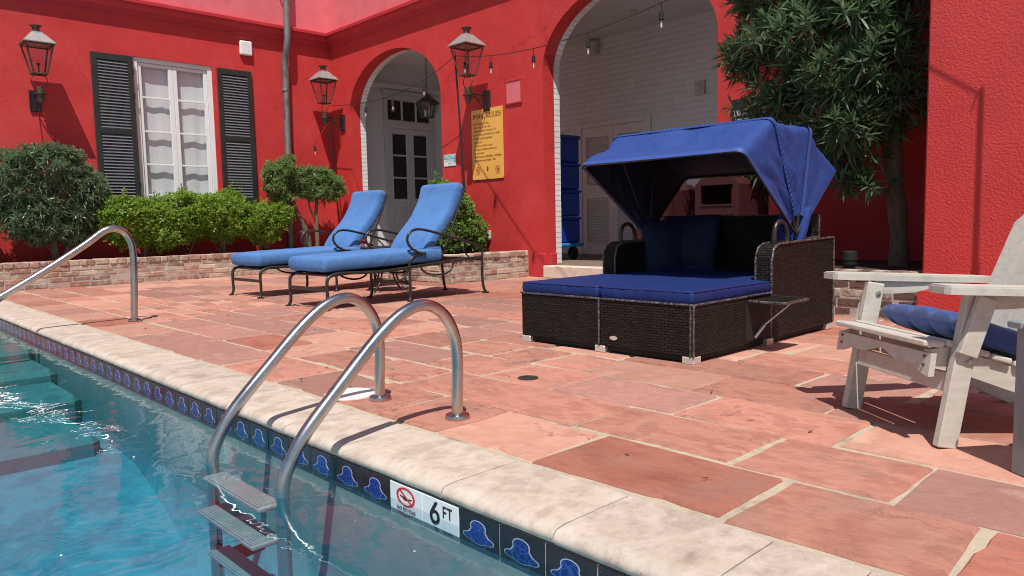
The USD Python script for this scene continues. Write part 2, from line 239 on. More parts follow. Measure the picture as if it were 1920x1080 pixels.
# ------------------------------------------------------------------ mesh helpers: all return (V, F)
def cat(parts):
    V, F, n = [], [], 0
    for v, f in parts:
        V.append(v); F.append(A(f)+n); n += len(v)
    return np.vstack(V), np.vstack(F)
_sg = A([[a, b, c] for a in (-1, 1) for b in (-1, 1) for c in (-1, 1)], float)
def _tmpl():
    pts, owner = [], []
    for s in _sg:
        for k in range(3):
            o = np.ones(3)*.8; o[k] = 1.; pts.append(s*o); owner.append((s, k))
    h = ConvexHull(A(pts)); F = h.simplices.copy(); P = A(pts)
    for i, f in enumerate(F):
        if np.dot(np.cross(P[f[1]]-P[f[0]], P[f[2]]-P[f[0]]), h.equations[i][:3]) < 0: F[i] = f[::-1]
    return A([o[0] for o in owner]), A([np.eye(3)[o[1]] for o in owner]), F
_ts, _tk, _tf = _tmpl()
def bbox(x0, x1, y0, y1, z0, z1, b=0.):
    c = A([x0+x1, y0+y1, z0+z1])/2; h = A([x1-x0, y1-y0, z1-z0])/2
    if b <= 0:
        m = trimesh.creation.box(2*h); return A(m.vertices)+c, A(m.faces)
    b = min(b, h.min()*.9)
    return c + _ts*(h - b + b*_tk), _tf
def cbox(c, size, b=0., R=None):
    s = A(size, float)/2; v, f = bbox(-s[0], s[0], -s[1], s[1], -s[2], s[2], b)
    if R is not None: v = v @ A(R).T
    return v + A(c, float), f
def rotm(axis, deg):
    return trimesh.transformations.rotation_matrix(math.radians(deg), axis)[:3, :3]
def frame(p, q, up=(0, 0, 1)):
    """rotation whose x axis runs from p to q"""
    x = A(q, float)-A(p, float); L = np.linalg.norm(x); x = x/L
    y = np.cross(up, x); n = np.linalg.norm(y); y = A([0, 1., 0]) if n < 1e-6 else y/n
    return np.stack([x, y, np.cross(x, y)], 1), L
def beam(p, q, w, h, b=0., up=(0, 0, 1)):
    R, L = frame(p, q, up); return cbox((A(p, float)+A(q, float))/2, (L, w, h), b, R)
def tube(pts, r, sides=10, cap=True):
    p = A(pts, float); n = len(p); r = np.broadcast_to(r, (n,))
    t = np.gradient(p, axis=0); t /= np.linalg.norm(t, axis=1, keepdims=True)+1e-12
    a = np.cross(t[0], [0, 0, 1.] if abs(t[0][2]) < .9 else [1., 0, 0]); a /= np.linalg.norm(a)
    rings, ang = [], np.arange(sides)*2*np.pi/sides
    for i in range(n):
        a = a - t[i]*(a@t[i]); a /= np.linalg.norm(a); bb = np.cross(t[i], a)
        rings.append(p[i]+r[i]*(np.cos(ang)[:, None]*a+np.sin(ang)[:, None]*bb))
    return loft(rings, True, cap)
def loft(rings, closed=True, cap=True):
    n, s = len(rings), len(rings[0]); V = np.vstack(rings); F = []
    i, j = np.meshgrid(np.arange(n-1), np.arange(s if closed else s-1), indexing='ij'); i, j = i.ravel(), j.ravel(); k = (j+1) % s
    F = np.vstack([np.stack([i*s+j, i*s+k, (i+1)*s+k], 1), np.stack([i*s+j, (i+1)*s+k, (i+1)*s+j], 1)])
    if cap and closed:
        V = np.vstack([V, rings[0].mean(0), rings[-1].mean(0)]); q = np.arange(s); q2 = (q+1) % s; b = (n-1)*s
        F = np.vstack([F, np.stack([q2, q, np.full(s, n*s)], 1), np.stack([b+q, b+q2, np.full(s, n*s+1)], 1)])
    return V, F
def smooth_path(pts, n=40):
    from scipy.interpolate import CubicSpline
    p = A(pts, float); d = np.r_[0, np.cumsum(np.linalg.norm(np.diff(p, axis=0), axis=1)**.6)]
    return CubicSpline(d, p, axis=0)(np.linspace(0, d[-1], n))
def round_path(pts, rad, n=7):
    """polyline with its corners rounded"""
    p = [A(q, float) for q in pts]; out = [p[0]]
    for i in range(1, len(p)-1):
        a, b = p[i-1]-p[i], p[i+1]-p[i]; la, lb = np.linalg.norm(a), np.linalg.norm(b); r = min(rad, la*.48, lb*.48)
        s, e = p[i]+a/la*r, p[i]+b/lb*r
        for k in np.linspace(0, 1, n): out.append((1-k)**2*s+2*k*(1-k)*p[i]+k*k*e)
    return A(out+[p[-1]])
def lathe(prof, c=(0, 0, 0), sides=20):
    ang = np.arange(sides)*2*np.pi/sides
    return loft([A([[r*math.cos(t), r*math.sin(t), z] for t in ang])+A(c, float) for r, z in prof])
def prism(poly, d):
    """shapely polygon(s) extruded along +z by d"""
    out = []
    for g in getattr(poly, 'geoms', [poly]):
        if g.is_empty or g.area < 1e-9: continue
        m = trimesh.creation.extrude_polygon(g, d, engine='earcut'); out.append((A(m.vertices), A(m.faces)))
    return cat(out)
def place(mesh, o, u, v, w):
    """local (u, v, w) axes to the world"""
    return mesh[0] @ np.stack([A(u, float), A(v, float), A(w, float)]) + A(o, float), mesh[1]
WB = ((0, -1, 0), (0, 0, 1), (-1, 0, 0))          # axes of a sheet on a wall that faces -x
WA = ((1, 0, 0), (0, 0, 1), (0, -1, 0))           # axes of a sheet on a wall that faces -y
def puff(L, W, T, nx=26, ny=16, e=.28, seed=0, wob=.006, crown=.25):
    """cushion centred at the origin: rounded slab with soft crown; sides bulge"""
    u = np.linspace(-1, 1, nx); v = np.linspace(-1, 1, ny)
    def prof(t): return np.sign(t)*(1-(1-np.abs(t))**1.6)
    X, Y = np.meshgrid(prof(u), prof(v), indexing='ij')
    h = (np.clip(1-np.abs(X)**9, 0, 1)*np.clip(1-np.abs(Y)**9, 0, 1))**.42
    h = h*(1-crown+crown*(1-X**2)*(1-Y**2)**.6)
    P = np.stack([X*L/2, Y*W/2, h*T/2], -1)
    nz = meshkit.fbm(np.stack([P[..., 0]*5, P[..., 1]*5, np.full(X.shape, seed*3.1)], -1), 3, seed)-.5
    top = P.copy(); top[..., 2] += nz*wob*2*(h > .2); bot = P.copy(); bot[..., 2] *= -1
    idx = np.arange(nx*ny).reshape(nx, ny); a, b, c, d = idx[:-1, :-1].ravel(), idx[1:, :-1].ravel(), idx[1:, 1:].ravel(), idx[:-1, 1:].ravel()
    F = np.vstack([np.stack([a, b, c], 1), np.stack([a, c, d], 1)])
    return np.vstack([top.reshape(-1, 3), bot.reshape(-1, 3)]), np.vstack([F, F[:, ::-1]+nx*ny])
def boxcush(L, W, T, r=.03, n=(30, 18, 5), seed=0, wob=.004, crown=.012, bulge=.010):
    """boxed cushion centred at the origin: flat faces, rounded edges, soft crown, slightly bulging sides"""
    h = A([L, W, T])/2; out = []
    for ax in range(3):
        u, v = [(1, 2), (2, 0), (0, 1)][ax]
        lu, lv = np.linspace(-1, 1, n[u]+1), np.linspace(-1, 1, n[v]+1); lu, lv = np.sin(lu*math.pi/2), np.sin(lv*math.pi/2)
        U, V_ = np.meshgrid(lu, lv, indexing='ij')
        for sg in (-1, 1):
            P = np.zeros(U.shape+(3,)); P[..., u], P[..., v], P[..., ax] = U*h[u], V_*h[v], sg*h[ax]
            i = np.arange(U.size).reshape(U.shape); a, b, c, d = i[:-1, :-1].ravel(), i[1:, :-1].ravel(), i[1:, 1:].ravel(), i[:-1, 1:].ravel()
            F = np.vstack([np.stack([a, b, c], 1), np.stack([a, c, d], 1)]); out.append((P.reshape(-1, 3), F if sg > 0 else F[:, ::-1]))
    v, f = cat(out); m = trimesh.Trimesh(v, f, process=True); m.merge_vertices(); v, f = A(m.vertices), A(m.faces)
    q = np.clip(v, -(h-r), h-r); d = v-q; l = np.linalg.norm(d, axis=1, keepdims=True); v = q+np.where(l > 1e-9, d/np.maximum(l, 1e-9)*r, 0)
    e = v/h; v[:, 2] += np.sign(v[:, 2])*crown*np.clip(1-e[:, 0]**4, 0, 1)*np.clip(1-e[:, 1]**4, 0, 1)*np.abs(e[:, 2])
    v[:, :2] += np.sign(v[:, :2])*bulge*(1-e[:, 2:]**2)*(np.abs(e[:, :2]) > .9)
    nz = meshkit.fbm(np.c_[v[:, 0]*7, v[:, 1]*7, v[:, 2]*9+seed*3.3], 4, seed)-.5; dr = e/np.linalg.norm(e, axis=1, keepdims=True)
    side = (np.abs(e[:, :2]).max(1) > .9); puck = np.sin((v[:, 0]+v[:, 1])*70+6*nz)*side*.0022
    return v+dr*(nz*wob*2+puck)[:, None], f
FONTS = glob.glob('/opt/blender-*/*/datafiles/fonts/')[0]
def text(s, h, d=.001, serif=False, bold=False):
    from PIL import Image, ImageDraw, ImageFont
    if not serif:
        m = meshkit.text_mesh(s, h, d, bold); return A(m.vertices), A(m.faces)
    t = ''.join(chr(0x1D400+ord(c)-65) if 'A' <= c <= 'Z' else chr(0x1D41A+ord(c)-97) if 'a' <= c <= 'z' else chr(0x1D7CE+ord(c)-48) if c.isdigit() else c for c in s)
    font = ImageFont.truetype(FONTS+'NotoSansMath-Regular.woff2', 96)
    x0, y0, x1, y1 = font.getbbox(t, anchor='ls'); im = Image.new('L', (x1-x0+8, y1-y0+8)); ImageDraw.Draw(im).text((4-x0, 4-y0), t, 255, font, anchor='ls')
    on = np.pad(np.asarray(im) > 127, ((0, 0), (1, 1))).astype(np.int8); rows, st = np.nonzero(np.diff(on, axis=1) == 1); en = np.nonzero(np.diff(on, axis=1) == -1)[1]
    from shapely import box as bx
    g = union_all(bx(st, -rows-1, en, -rows)).buffer(.6).buffer(-.6).simplify(.8); k = h/68.
    return prism(affinity.affine_transform(g, [k, 0, 0, k, -4*k, (4-y0)*k]), d)
def fit_text(s, h, width, d=.001, serif=False, bold=False):
    v, f = text(s, h, d, serif, bold); w = v[:, 0].max(); return v*A([width/w, 1, 1]), f
def sheet_y(x0, x1, y, z0, z1):
    return A([[x0, y, z0], [x1, y, z0], [x1, y, z1], [x0, y, z1]]), A([[0, 1, 2], [0, 2, 3]])
def grid(x0, x1, y0, y1, z):
    return A([[x0, y0, z], [x1, y0, z], [x1, y1, z], [x0, y1, z]]), A([[0, 1, 2], [0, 2, 3]])

# ------------------------------------------------------------------ large structure
XB, YA, PX = 7.913, 13.4, 1.394        # wall of the arcade, wall with the window, inner edge of the pool coping
ZW = -0.115
gz = -.06
obj('ground', cat([grid(-400, 400, -400, -6.2, gz), grid(-400, 400, 11.9, 400, gz), grid(-400, -6.2, -6.2, 11.9, gz), grid(1.55, 400, -6.2, 11.9, gz)]), 'ground_dirt', kind='structure')

# deck of flagstones in a mortar bed
deck = thing('deck', kind='structure')
obj('mortar_bed', bbox(1.72, 8.3, -4.5, 13.5, -.055, -.0085), 'mortar', deck)
def stone(poly, z, th=.03, seed=0, rough_edge=.014, cham=.008):
    P = A(poly, float); n = len(P); out = []
    for i in range(n):
        a, b = P[i], P[(i+1) % n]; L = np.linalg.norm(b-a); k = max(2, int(L/.055))
        for t in np.arange(k)/k: out.append(a+(b-a)*t)
    out = A(out); c = out.mean(0)
    q = meshkit.fbm(np.c_[out*6, np.full(len(out), seed*7.7)], 4, seed)-.5
    q2 = np.maximum(meshkit.noise(np.c_[out*14, np.full(len(out), seed*3.3)], seed)-.74, 0)
    dr = (out-c)/np.linalg.norm(out-c, axis=1, keepdims=True)
    out = out+dr*(q*rough_edge*2-q2*.10)[:, None]
    n = len(out); tilt = (rng.random(2)-.5)*.004
    zz = z+((out-c)@tilt)
    r0 = np.c_[out, np.full(n, -th)]; r1 = np.c_[out, zz-cham]; r2 = np.c_[out-dr*cham, zz]
    return loft([r0, r1, r2])
def rowjoints(lst, lo, hi, a, b):
    out = sorted(lst)
    while out[0] > lo: out.insert(0, out[0]-rng.uniform(a, b))
    while out[-1] < hi: out.append(out[-1]+rng.uniform(a, b))
    return out
rows = [(1.752, 2.19, [-.2, .483, 1.03, 1.765, 2.30, 2.72, 3.19, 3.70, 4.41, 4.72, 5.45, 6.15, 7.02, 7.66, 8.28]),
        (2.19, 2.60, [.10, .735, 1.25, 1.955, 2.61, 3.16, 3.72, 4.29, 4.70, 5.40, 6.25, 6.92]),
        (2.60, 3.03, [-.2, 1.08, 1.76, 2.46, 2.97, 3.51, 4.37, 5.1, 5.6, 6.3]),
        (3.03, 3.45, [.55, 1.30, 1.95, 2.66, 3.02, 3.39, 3.88, 4.48, 5.2]),
        (3.45, 3.83, [.4, 1.1, 1.62, 2.69, 3.3, 3.9, 4.45, 4.97, 5.6])]
x = 3.83
while x < 7.9:
    w = rng.uniform(.38, .52); rows.append((x, x+w, [rng.uniform(0, .6)])); x += w
sid = 0
for x0, x1, js in rows:
    js = rowjoints(js, -2.2, 12.4, .5, .85)
    for y0, y1 in zip(js[:-1], js[1:]):
        sid += 1; g = .011+.006*rng.random()+.005*(y0 > 2.5); j = lambda: rng.normal(0, .008)
        if 2.15 < x0 < 3.6 and 6.9 < y0 and y1 < 9.1:          # the patch of small squares beside the grab rail
            ns = 2
            xs = [x0, (x0+x1)/2+.03*rng.normal(), x1]; ym = (y0+y1)/2
            for k in range(2):
                for a0, a1 in ((y0, ym), (ym, y1)):
                    obj('flagstone', stone([(xs[k]+g, a0+g), (xs[k+1]-g, a0+g), (xs[k+1]-g, a1-g), (xs[k]+g, a1-g)], 0, seed=sid*4+k), ['flagstone', 'flagstone_pale'][rng.integers(2)], deck)
            continue
        P = [(x0+g+j(), y0+g+j()), (x1-g+j(), y0+g+j()), (x1-g+j(), y1-g+j()), (x0+g+j(), y1-g+j())]
        far = y0 > 6 or x0 > 5
        m = rng.choice(['flagstone', 'flagstone_pale', 'flagstone_mauve', 'flagstone_red'], p=[.42, .26, .18, .14] if far else [.40, .18, .26, .16])
        obj('flagstone', stone(P, rng.uniform(-.002, .002), seed=sid), m, deck)
# pool coping: bullnosed stones
cop = thing('pool_coping', kind='structure')
def coping(y0, y1, seed):
    n = max(4, int((y1-y0)/.06)); ys = np.linspace(y0+.0022, y1-.0022, n); rings = []
    base = [(1.735, -.055), (1.735, -.004), (1.728, 0.), (1.60, .001), (1.45, 0.), (1.428, -.003), (1.410, -.010), (1.399, -.022), (1.396, -.034), (1.402, -.046), (1.416, -.053), (1.43, -.056)]
    for k, y in enumerate(ys):
        r = []
        e = .004 if k in (0, n-1) else 0
        for i, (xx, z) in enumerate(base):
            d = meshkit.fbm(A([xx*9, y*9, z*20+seed]), 3, 5)-.5
            r.append((xx+(d*.006 if 0 < i < 11 else 0), y, z+d*.003-(e if 1 < i < 6 else 0)))
        rings.append(A(r))
    return loft(rings)
yj = [-2.6, -2.0, -1.35, -.7, -.05, .62, .86, 1.32, 1.80, 2.42, 2.86, 3.45, 4.05, 4.66, 5.3, 5.9, 6.5, 7.15, 7.75, 8.3, 8.95, 9.55, 10.2, 10.8, 11.4]
for i, (a, b) in enumerate(zip(yj[:-1], yj[1:])): obj('coping_stone', coping(a, b, i), 'coping_stone', cop, smooth=50)
xe = np.arange(-5.6, 1.75, .61)
for a, b in zip(xe[:-1], xe[1:]): obj('coping_stone', bbox(a+.002, b-.002, 11.402, 11.74, -.055, 0, .015), 'coping_stone', cop)
# pool: walls, floor, steps, waterline tiles
pool = thing('pool', kind='structure')
ZF = -.95
obj('pool_wall', cat([bbox(PX+.016, PX+.26, -6, 11.45, ZF, -.056), bbox(-6, PX+.016, 11.42, 11.7, ZF, -.056), bbox(-6.2, -6, -6, 11.7, ZF, -.02), bbox(-6.2, PX+.2, -6.2, -6, ZF, -.02)]), 'pool_wall_plaster', pool)
cv = [(PX+.017-.42*(1-math.sin(q)), ZF+.42*(1-math.cos(q))) for q in np.linspace(0, math.pi/2, 9)]
obj('pool_cove', loft([A([[a, y, b] for a, b in cv]+[[PX+.02, y, ZF-.05]]) for y in (-6., 11.43)]), 'pool_plaster', pool, smooth=50)
obj('pool_floor', loft([A([[-6.2, y, z], [PX+.2, y, z]]) for y, z in ((-6.2, ZF), (2.2, ZF), (3.2, ZF+.04), (4.9, -.63), (5.6, -.60), (11.7, -.60))], False, False), 'pool_plaster', pool, smooth=50)
for k, (ys, zs, xr) in enumerate([(5.20, -.48, 1.30), (6.06, -.37, 1.405), (6.75, -.27, 1.405), (7.5, -.18, 1.405)]):
    obj('pool_step', bbox(-6, xr, ys, 11.42+.0*k, -.75, zs, .05), 'pool_step_plaster', pool)
TP, ZT0, ZT1 = .1845, -.151, -.056
head = Point(0, .15).buffer(.20, 12).union(affinity.scale(Point(0, -.10).buffer(1, 12), .25, .22)).union(affinity.scale(Point(-.23, -.20).buffer(1, 10), .17, .12)).union(affinity.scale(Point(.23, -.20).buffer(1, 10), .17, .12)).union(affinity.scale(Point(0, -.27).buffer(1, 10), .2, .12))
head = head.buffer(.04).buffer(-.04).simplify(.012)
tw, th = TP-.006, ZT1-ZT0
shape_out = affinity.scale(head, tw, th*1.05, origin=(0, 0)); shape_in = affinity.scale(head.buffer(-.024).simplify(.01), tw, th*1.05, origin=(0, 0))
for k in range(-10, 54):
    yc = 1.724+TP*(k+.5)
    if yc > 11.3: break
    o = (PX+.012, yc, (ZT0+ZT1)/2)
    if k in (0, 1):
        t = obj('depth_marker_tile' if k == 0 else 'no_diving_tile', place(cbox((0, 0, 0), (TP-.002, th, .008), .0015), o, *WB), 'tile_white', pool, label='white tile reading 6 FT' if k == 0 else 'white tile with a no diving symbol')
        f = (o[0]-.0042, o[1], o[2])
        if k == 0:
            v, fc = fit_text('6', th*.74, .062, .0008, bold=True); obj('lettering', place((v+A([-.062, -th*.37, 0]), fc), f, *WB), 'print_black', t)
            v, fc = fit_text('FT', th*.38, .05, .0008, bold=True); obj('lettering', place((v+A([.012, -.004, 0]), fc), f, *WB), 'print_black', t)
        else:
            ring = affinity.scale(Point(0, 0).buffer(1, 24).difference(Point(0, 0).buffer(.8, 24)), .052, th*.34); bar = affinity.scale(LineString([(-.62, .62), (.62, -.62)]).buffer(.09), .052, th*.34, origin=(0, 0))
            obj('prohibition_ring', place((prism(ring.union(bar), .0009)[0]+A([0, th*.10, 0]), prism(ring.union(bar), .0009)[1]), f, *WB), 'print_red', t)
            fig = union_all([LineString([(-.6, .0), (.05, -.25), (.62, -.1)]).buffer(.07), LineString([(-.35, -.12), (-.1, -.35), (.3, -.3)]).buffer(.05), Point(-.15, -.05).buffer(.12)])
            fig = affinity.scale(fig, .05, th*.32, origin=(0, 0)); m = prism(fig, .0006); obj('diver_symbol', place((m[0]+A([0, th*.10, 0]), m[1]), f, *WB), 'print_black', t)
            v, fc = fit_text('NO DIVING', .011, .105, .0008, bold=True); obj('lettering', place((v+A([-.052, -th*.43, 0]), fc), f, *WB), 'print_black', t)
        continue
    t = obj('waterline_tile', place(cbox((0, 0, 0), (TP-.005, th, .008), .0015), o, *WB), 'tile_dark', pool)
    f = (o[0]-.0042, o[1], o[2]-.002)
    obj('motif_outline', place(prism(shape_out, .0006), f, *WB), 'tile_line', t); obj('motif', place(prism(shape_in, .0011), f, *WB), 'tile_blue', t)
obj('tile_grout', bbox(PX+.0125, PX+.0158, -.2, 11.4, ZT0, ZT1), 'white_mortar', pool)
obj('pool_water', bbox(-6.1, PX+.018, -6.1, 11.5, ZF-.03, ZW), 'water', kind='structure')

# ---- the wing with the window (its wall faces the camera along y)
win = thing('window_wing', 'red stucco wing with a white casement window between black louvred shutters', 'building', (2.5, YA, 0))
WX0, WX1, WZ0, WZ1 = 4.21, 5.53, .95, 3.71
def slab(pu, o, d, ax): return place(prism(pu, d), o, *ax)
wallp = sbox(-2.5, -.1, XB+.4, 4.62).difference(sbox(WX0, WZ0, WX1, WZ1))
obj('wall', place((lambda m: (m[0]-A([0, 0, .36]), m[1]))(prism(wallp, .36)), (0, YA, 0), *WA), 'plain_red_stucco', win, world=True)
obj('upper_wall', bbox(-2.5, XB+.4, YA+.015, YA+.4, 4.62, 7.4), 'faded_red_stucco', win, world=True)
CORN = [(0, 4.27), (.030, 4.30), (.030, 4.36), (.055, 4.375), (.055, 4.44), (.075, 4.455), (.10, 4.49), (.115, 4.53), (.155, 4.55), (.155, 4.60), (.135, 4.622), (0, 4.64)]
obj('cornice', loft([A([[xx, YA-p, z] for p, z in CORN]) for xx in (-2.5, )]+[A([[XB-p, YA-p, z] for p, z in CORN])]), 'red_trim', win, world=True)
# casement
wf = obj('window', cat([bbox(WX0, WX0+.075, YA+.03, YA+.11, WZ0, WZ1), bbox(WX1-.075, WX1, YA+.03, YA+.11, WZ0, WZ1), bbox(WX0+.075, WX1-.075, YA+.03, YA+.11, WZ1-.075, WZ1), bbox(WX0+.075, WX1-.075, YA+.03, YA+.11, WZ0, WZ0+.08)]), 'white_paint', win, world=True)
mz = [3.575, 3.06, 2.49, 1.935, 1.42, 1.10]
for l0, l1 in ((WX0+.08, (WX0+WX1)/2-.002), ((WX0+WX1)/2+.002, WX1-.08)):
    y0, y1 = YA+.055, YA+.10; st = .085 if l0 < 4.6 else .085
    parts = [bbox(l0, l0+.06, y0, y1, WZ0+.085, WZ1-.08, .004), bbox(l1-.06-.02*(l0 < 4.6), l1, y0, y1, WZ0+.085, WZ1-.08, .004), bbox(l0+.06, l1-.06, y0+.002, y1, mz[0], WZ1-.08, .004), bbox(l0+.06, l1-.06, y0+.002, y1, WZ0+.085, mz[-1], .004)]
    obj('casement', cat(parts), 'white_paint', wf, world=True)
    for k in range(1, 5): obj('glazing_bar', bbox(l0+.06, l1-.06, y0+.006, y1-.006, mz[k]-.014, mz[k]+.014, .003), 'white_paint', wf, world=True)
    for k in range(5): obj('pane', sheet_y(l0+.058, l1-.058, y0+.02, mz[k+1]+.012, mz[k]-.012), 'window_glass', wf, world=True)
cx = np.linspace(WX0+.07, WX1-.07, 70)
cz = np.linspace(WZ0+.05, WZ1-.06, 30)
CX, CZ = np.meshgrid(cx, cz, indexing='ij'); CY = YA+.15+.004*np.sin(CX*24+.8*np.sin(CZ*1.7))+.03*(meshkit.fbm(np.stack([CX*3, CZ*1.2, CX*0], -1), 3)-.5)
idx = np.arange(70*30).reshape(70, 30); a, b, c, d = idx[:-1, :-1].ravel(), idx[1:, :-1].ravel(), idx[1:, 1:].ravel(), idx[:-1, 1:].ravel()
obj('curtain', (np.stack([CX, CY, CZ], -1).reshape(-1, 3), np.vstack([np.stack([a, b, c], 1), np.stack([a, c, d], 1)])), 'curtain_cloth', wf, smooth=True, world=True)
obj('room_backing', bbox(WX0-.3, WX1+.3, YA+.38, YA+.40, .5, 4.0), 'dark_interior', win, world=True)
for x0, x1 in ((3.567, 4.195), (5.605, 6.24)):
    z0, z1, y0, y1 = 1.268, 3.69, YA-.055, YA-.012
    mid = 2.45
    sh = obj('shutter', cat([bbox(x0, x0+.085, y0, y1, z0, z1, .004), bbox(x1-.085, x1, y0, y1, z0, z1, .004), bbox(x0+.085, x1-.085, y0+.001, y1-.001, z1-.10, z1, .003), bbox(x0+.085, x1-.085, y0+.001, y1-.001, mid-.05, mid+.05, .003), bbox(x0+.085, x1-.085, y0+.001, y1-.001, z0, z0+.12, .003)]), 'shutter_paint', win, world=True)
    for a, b in ((z0+.12, mid-.05), (mid+.05, z1-.10)):
        n = int(round((b-a)/.05))
        for k in range(n):
            obj('slat', cbox(((x0+x1)/2, (y0+y1)/2, a+(k+.5)*(b-a)/n), (x1-x0-.172, .007, .066), .002, rotm([1, 0, 0], -36)), 'slat_paint', sh, world=True)
    for zz in (z0+.3, mid+.6, z1-.25): obj('hinge', cbox((x1-.01 if x0 < 4 else x0+.01, y0-.004, zz), (.03, .008, .09), .002), 'black_iron', sh, world=True)

# ---- the arcade wing with two arches
arc = thing('arcade_wing', 'red stucco arcade wing with two white edged arches and a cornice', 'building', (XB, 7., 0))
def arch(yc, a=1.42, zs=2.99, rise=.98, z0=0., n=40):
    t = np.linspace(0, np.pi, n); return [(yc-a, z0)]+[(yc-a*math.cos(q), zs+rise*math.sin(q)) for q in t]+[(yc+a, z0)]
ARCH = [11.31, 6.105]
front = sbox(-.2, -.1, YA-.001, 4.62)
for yc in ARCH: front = front.difference(Polygon(arch(yc, z0=-.2)))
XF = ((0, 1, 0), (0, 0, 1), (1, 0, 0))
obj('wall', slab(front, (XB, 0, 0), .232, XF), 'red_stucco', arc, world=True)
back = sbox(-.2, -.1, YA-.001, 4.62)
for yc in ARCH: back = back.difference(Polygon(arch(yc, a=1.435, rise=.995, z0=-.2)))
obj('arcade_core', slab(back, (XB+.234, 0, 0), .122, XF), 'white_mortar', arc, world=True)
for yc in ARCH:                                                     # white painted bricks round each opening
    a, zs, rise = 1.42, 2.99, .98
    pts = A([(yc+a, z) for z in np.arange(.19, zs, .005)]+[(yc+a*math.cos(q), zs+rise*math.sin(q)) for q in np.linspace(0, np.pi, 900)]+[(yc-a, z) for z in np.arange(zs, .19, -.005)])
    d = np.r_[0, np.cumsum(np.linalg.norm(np.diff(pts, axis=0), axis=1))]; n = int(d[-1]/.078)
    at = lambda s: A([np.interp(s, d, pts[:, 0]), np.interp(s, d, pts[:, 1])])
    for k in range(n):
        p, q = at(d[-1]*(k+.04)/n), at(d[-1]*(k+.96)/n); t = (q-p)/np.linalg.norm(q-p); nr = A([t[1], -t[0]]); ce = A([yc, 2.4])
        if (ce-p)@nr < 0: nr = -nr
        e = rng.uniform(.0005, .004); w = [p+nr*e, q+nr*e, q-nr*.014, p-nr*.014]
        V = A([[XB+.236, *s] for s in w]+[[XB+.3545, *s] for s in w]); V[:, 0] += rng.uniform(-.0008, .0008)
        h = trimesh.Trimesh(V, [[0, 1, 2], [0, 2, 3], [4, 6, 5], [4, 7, 6], [0, 4, 5], [0, 5, 1], [1, 5, 6], [1, 6, 2], [2, 6, 7], [2, 7, 3], [3, 7, 4], [3, 4, 0]], process=False); h.fix_normals()
        obj('brick', h, 'white_brick', arc, world=True)
obj('upper_wall', bbox(XB+.015, XB+.4, -.2, YA+.015, 4.62, 7.4), 'faded_red_stucco', arc, world=True)
obj('cornice', loft([A([[XB-p, -.2, z] for p, z in CORN])]+[A([[XB-p, YA-p-.001, z] for p, z in CORN])]), 'red_trim', arc, world=True)
for y0, y1 in ((7.525, 7.80), (9.70, 9.90)): obj('plinth', bbox(XB-.022, XB+.10, y0+.004, y1, 0, .352, .008), 'red_trim', arc, world=True)
obj('plinth', bbox(XB+.10, XB+.225, 7.498, 7.53, .0, .352, .006), 'red_trim', arc, world=True)
# porch behind the arches
XK = 11.0
obj('porch_floor', bbox(XB+.02, XK+.2, 2.0, YA+.4, -.05, .178), 'porch_floor', arc, world=True)
obj('porch_ceiling', bbox(XB+.37, XK+.2, 2.0, YA+.4, 4.2, 4.3), 'porch_plaster', arc, world=True)
obj('porch_side_wall', bbox(XB+.37, XK+.2, 2.0, 2.2, 0, 4.2), 'porch_plaster', arc, world=True)
obj('threshold', bbox(XB-.10, XB+.10, 4.69, 7.49, 0.0, .1815, .012), 'step_stone', arc, world=True, label='stone step at the foot of the big arch')
obj('threshold', bbox(XB-.05, XB+.10, 9.91, 12.70, 0.0, .1815, .012), 'step_stone', arc, world=True)
obj('porch_back_core', bbox(XK+.012, XK+.2, 2.2, YA+.4, .178, 4.2), 'porch_brick', arc, world=True)
cnt, rest = 0, []
H_ = 0.1
for r in range(int((4.19-.18)/H_)):
    y = 5.35-(r % 2)*.2; 
    while y < 10.6:
        z = .181+r*H_; y1 = y+.40
        if not (7.75 < (y+y1)/2 < 9.75 and z < 2.66):
            m = bbox(XK, XK+.014, y+.0004, y1-.0004, z+.0022, z+H_-.0022, .003)
            if cnt < 300: obj('wall_brick', m, 'porch_brick', arc, world=True); cnt += 1
            else: rest.append(m)
        y = y1
for r in range(int((4.19-.18)/H_)):
    for y0, y1 in ((2.2, 5.1), (10.7, YA+.3)): rest.append(bbox(XK, XK+.014, y0, y1, .181+r*H_+.003, .181+(r+1)*H_-.003, .003))
obj('wall_brick_rest', cat(rest), 'porch_brick', arc, world=True, kind='stuff')
dr = obj('louvred_door', cat([bbox(XK-.05, XK+.0, 9.42, 9.53, .18, 2.68, .006), bbox(XK-.05, XK+.0, 7.82, 7.93, .18, 2.68, .006), bbox(XK-.05, XK, 7.93, 9.42, 2.58, 2.68, .006)]), 'pale_door_paint', arc, world=True, label='pale double door with louvred panels on the porch back wall')
for y0, y1 in ((7.935, 8.672), (8.678, 9.415)):
    pz = [.18, .40, 1.25, 1.50, 2.40, 2.575]
    obj('door_leaf', cat([bbox(XK-.03, XK-.002, y0, y0+.10, .19, 2.575, .003), bbox(XK-.03, XK-.002, y1-.10, y1, .19, 2.575, .003)]+[bbox(XK-.029, XK-.003, y0+.10, y1-.10, pz[k], pz[k+1], .003) for k in (0, 2, 4)]), 'pale_door_paint', dr, world=True)
    for za, zb in ((.40, 1.25), (1.50, 2.40)):
        for k in range(17):
            z = za+(k+.5)*(zb-za)/17; obj('louvre', cbox((XK-.016, (y0+y1)/2, z), (.045, y1-y0-.204, .006), 0, rotm([0, 1, 0], -38)), 'pale_door_paint', dr, world=True)
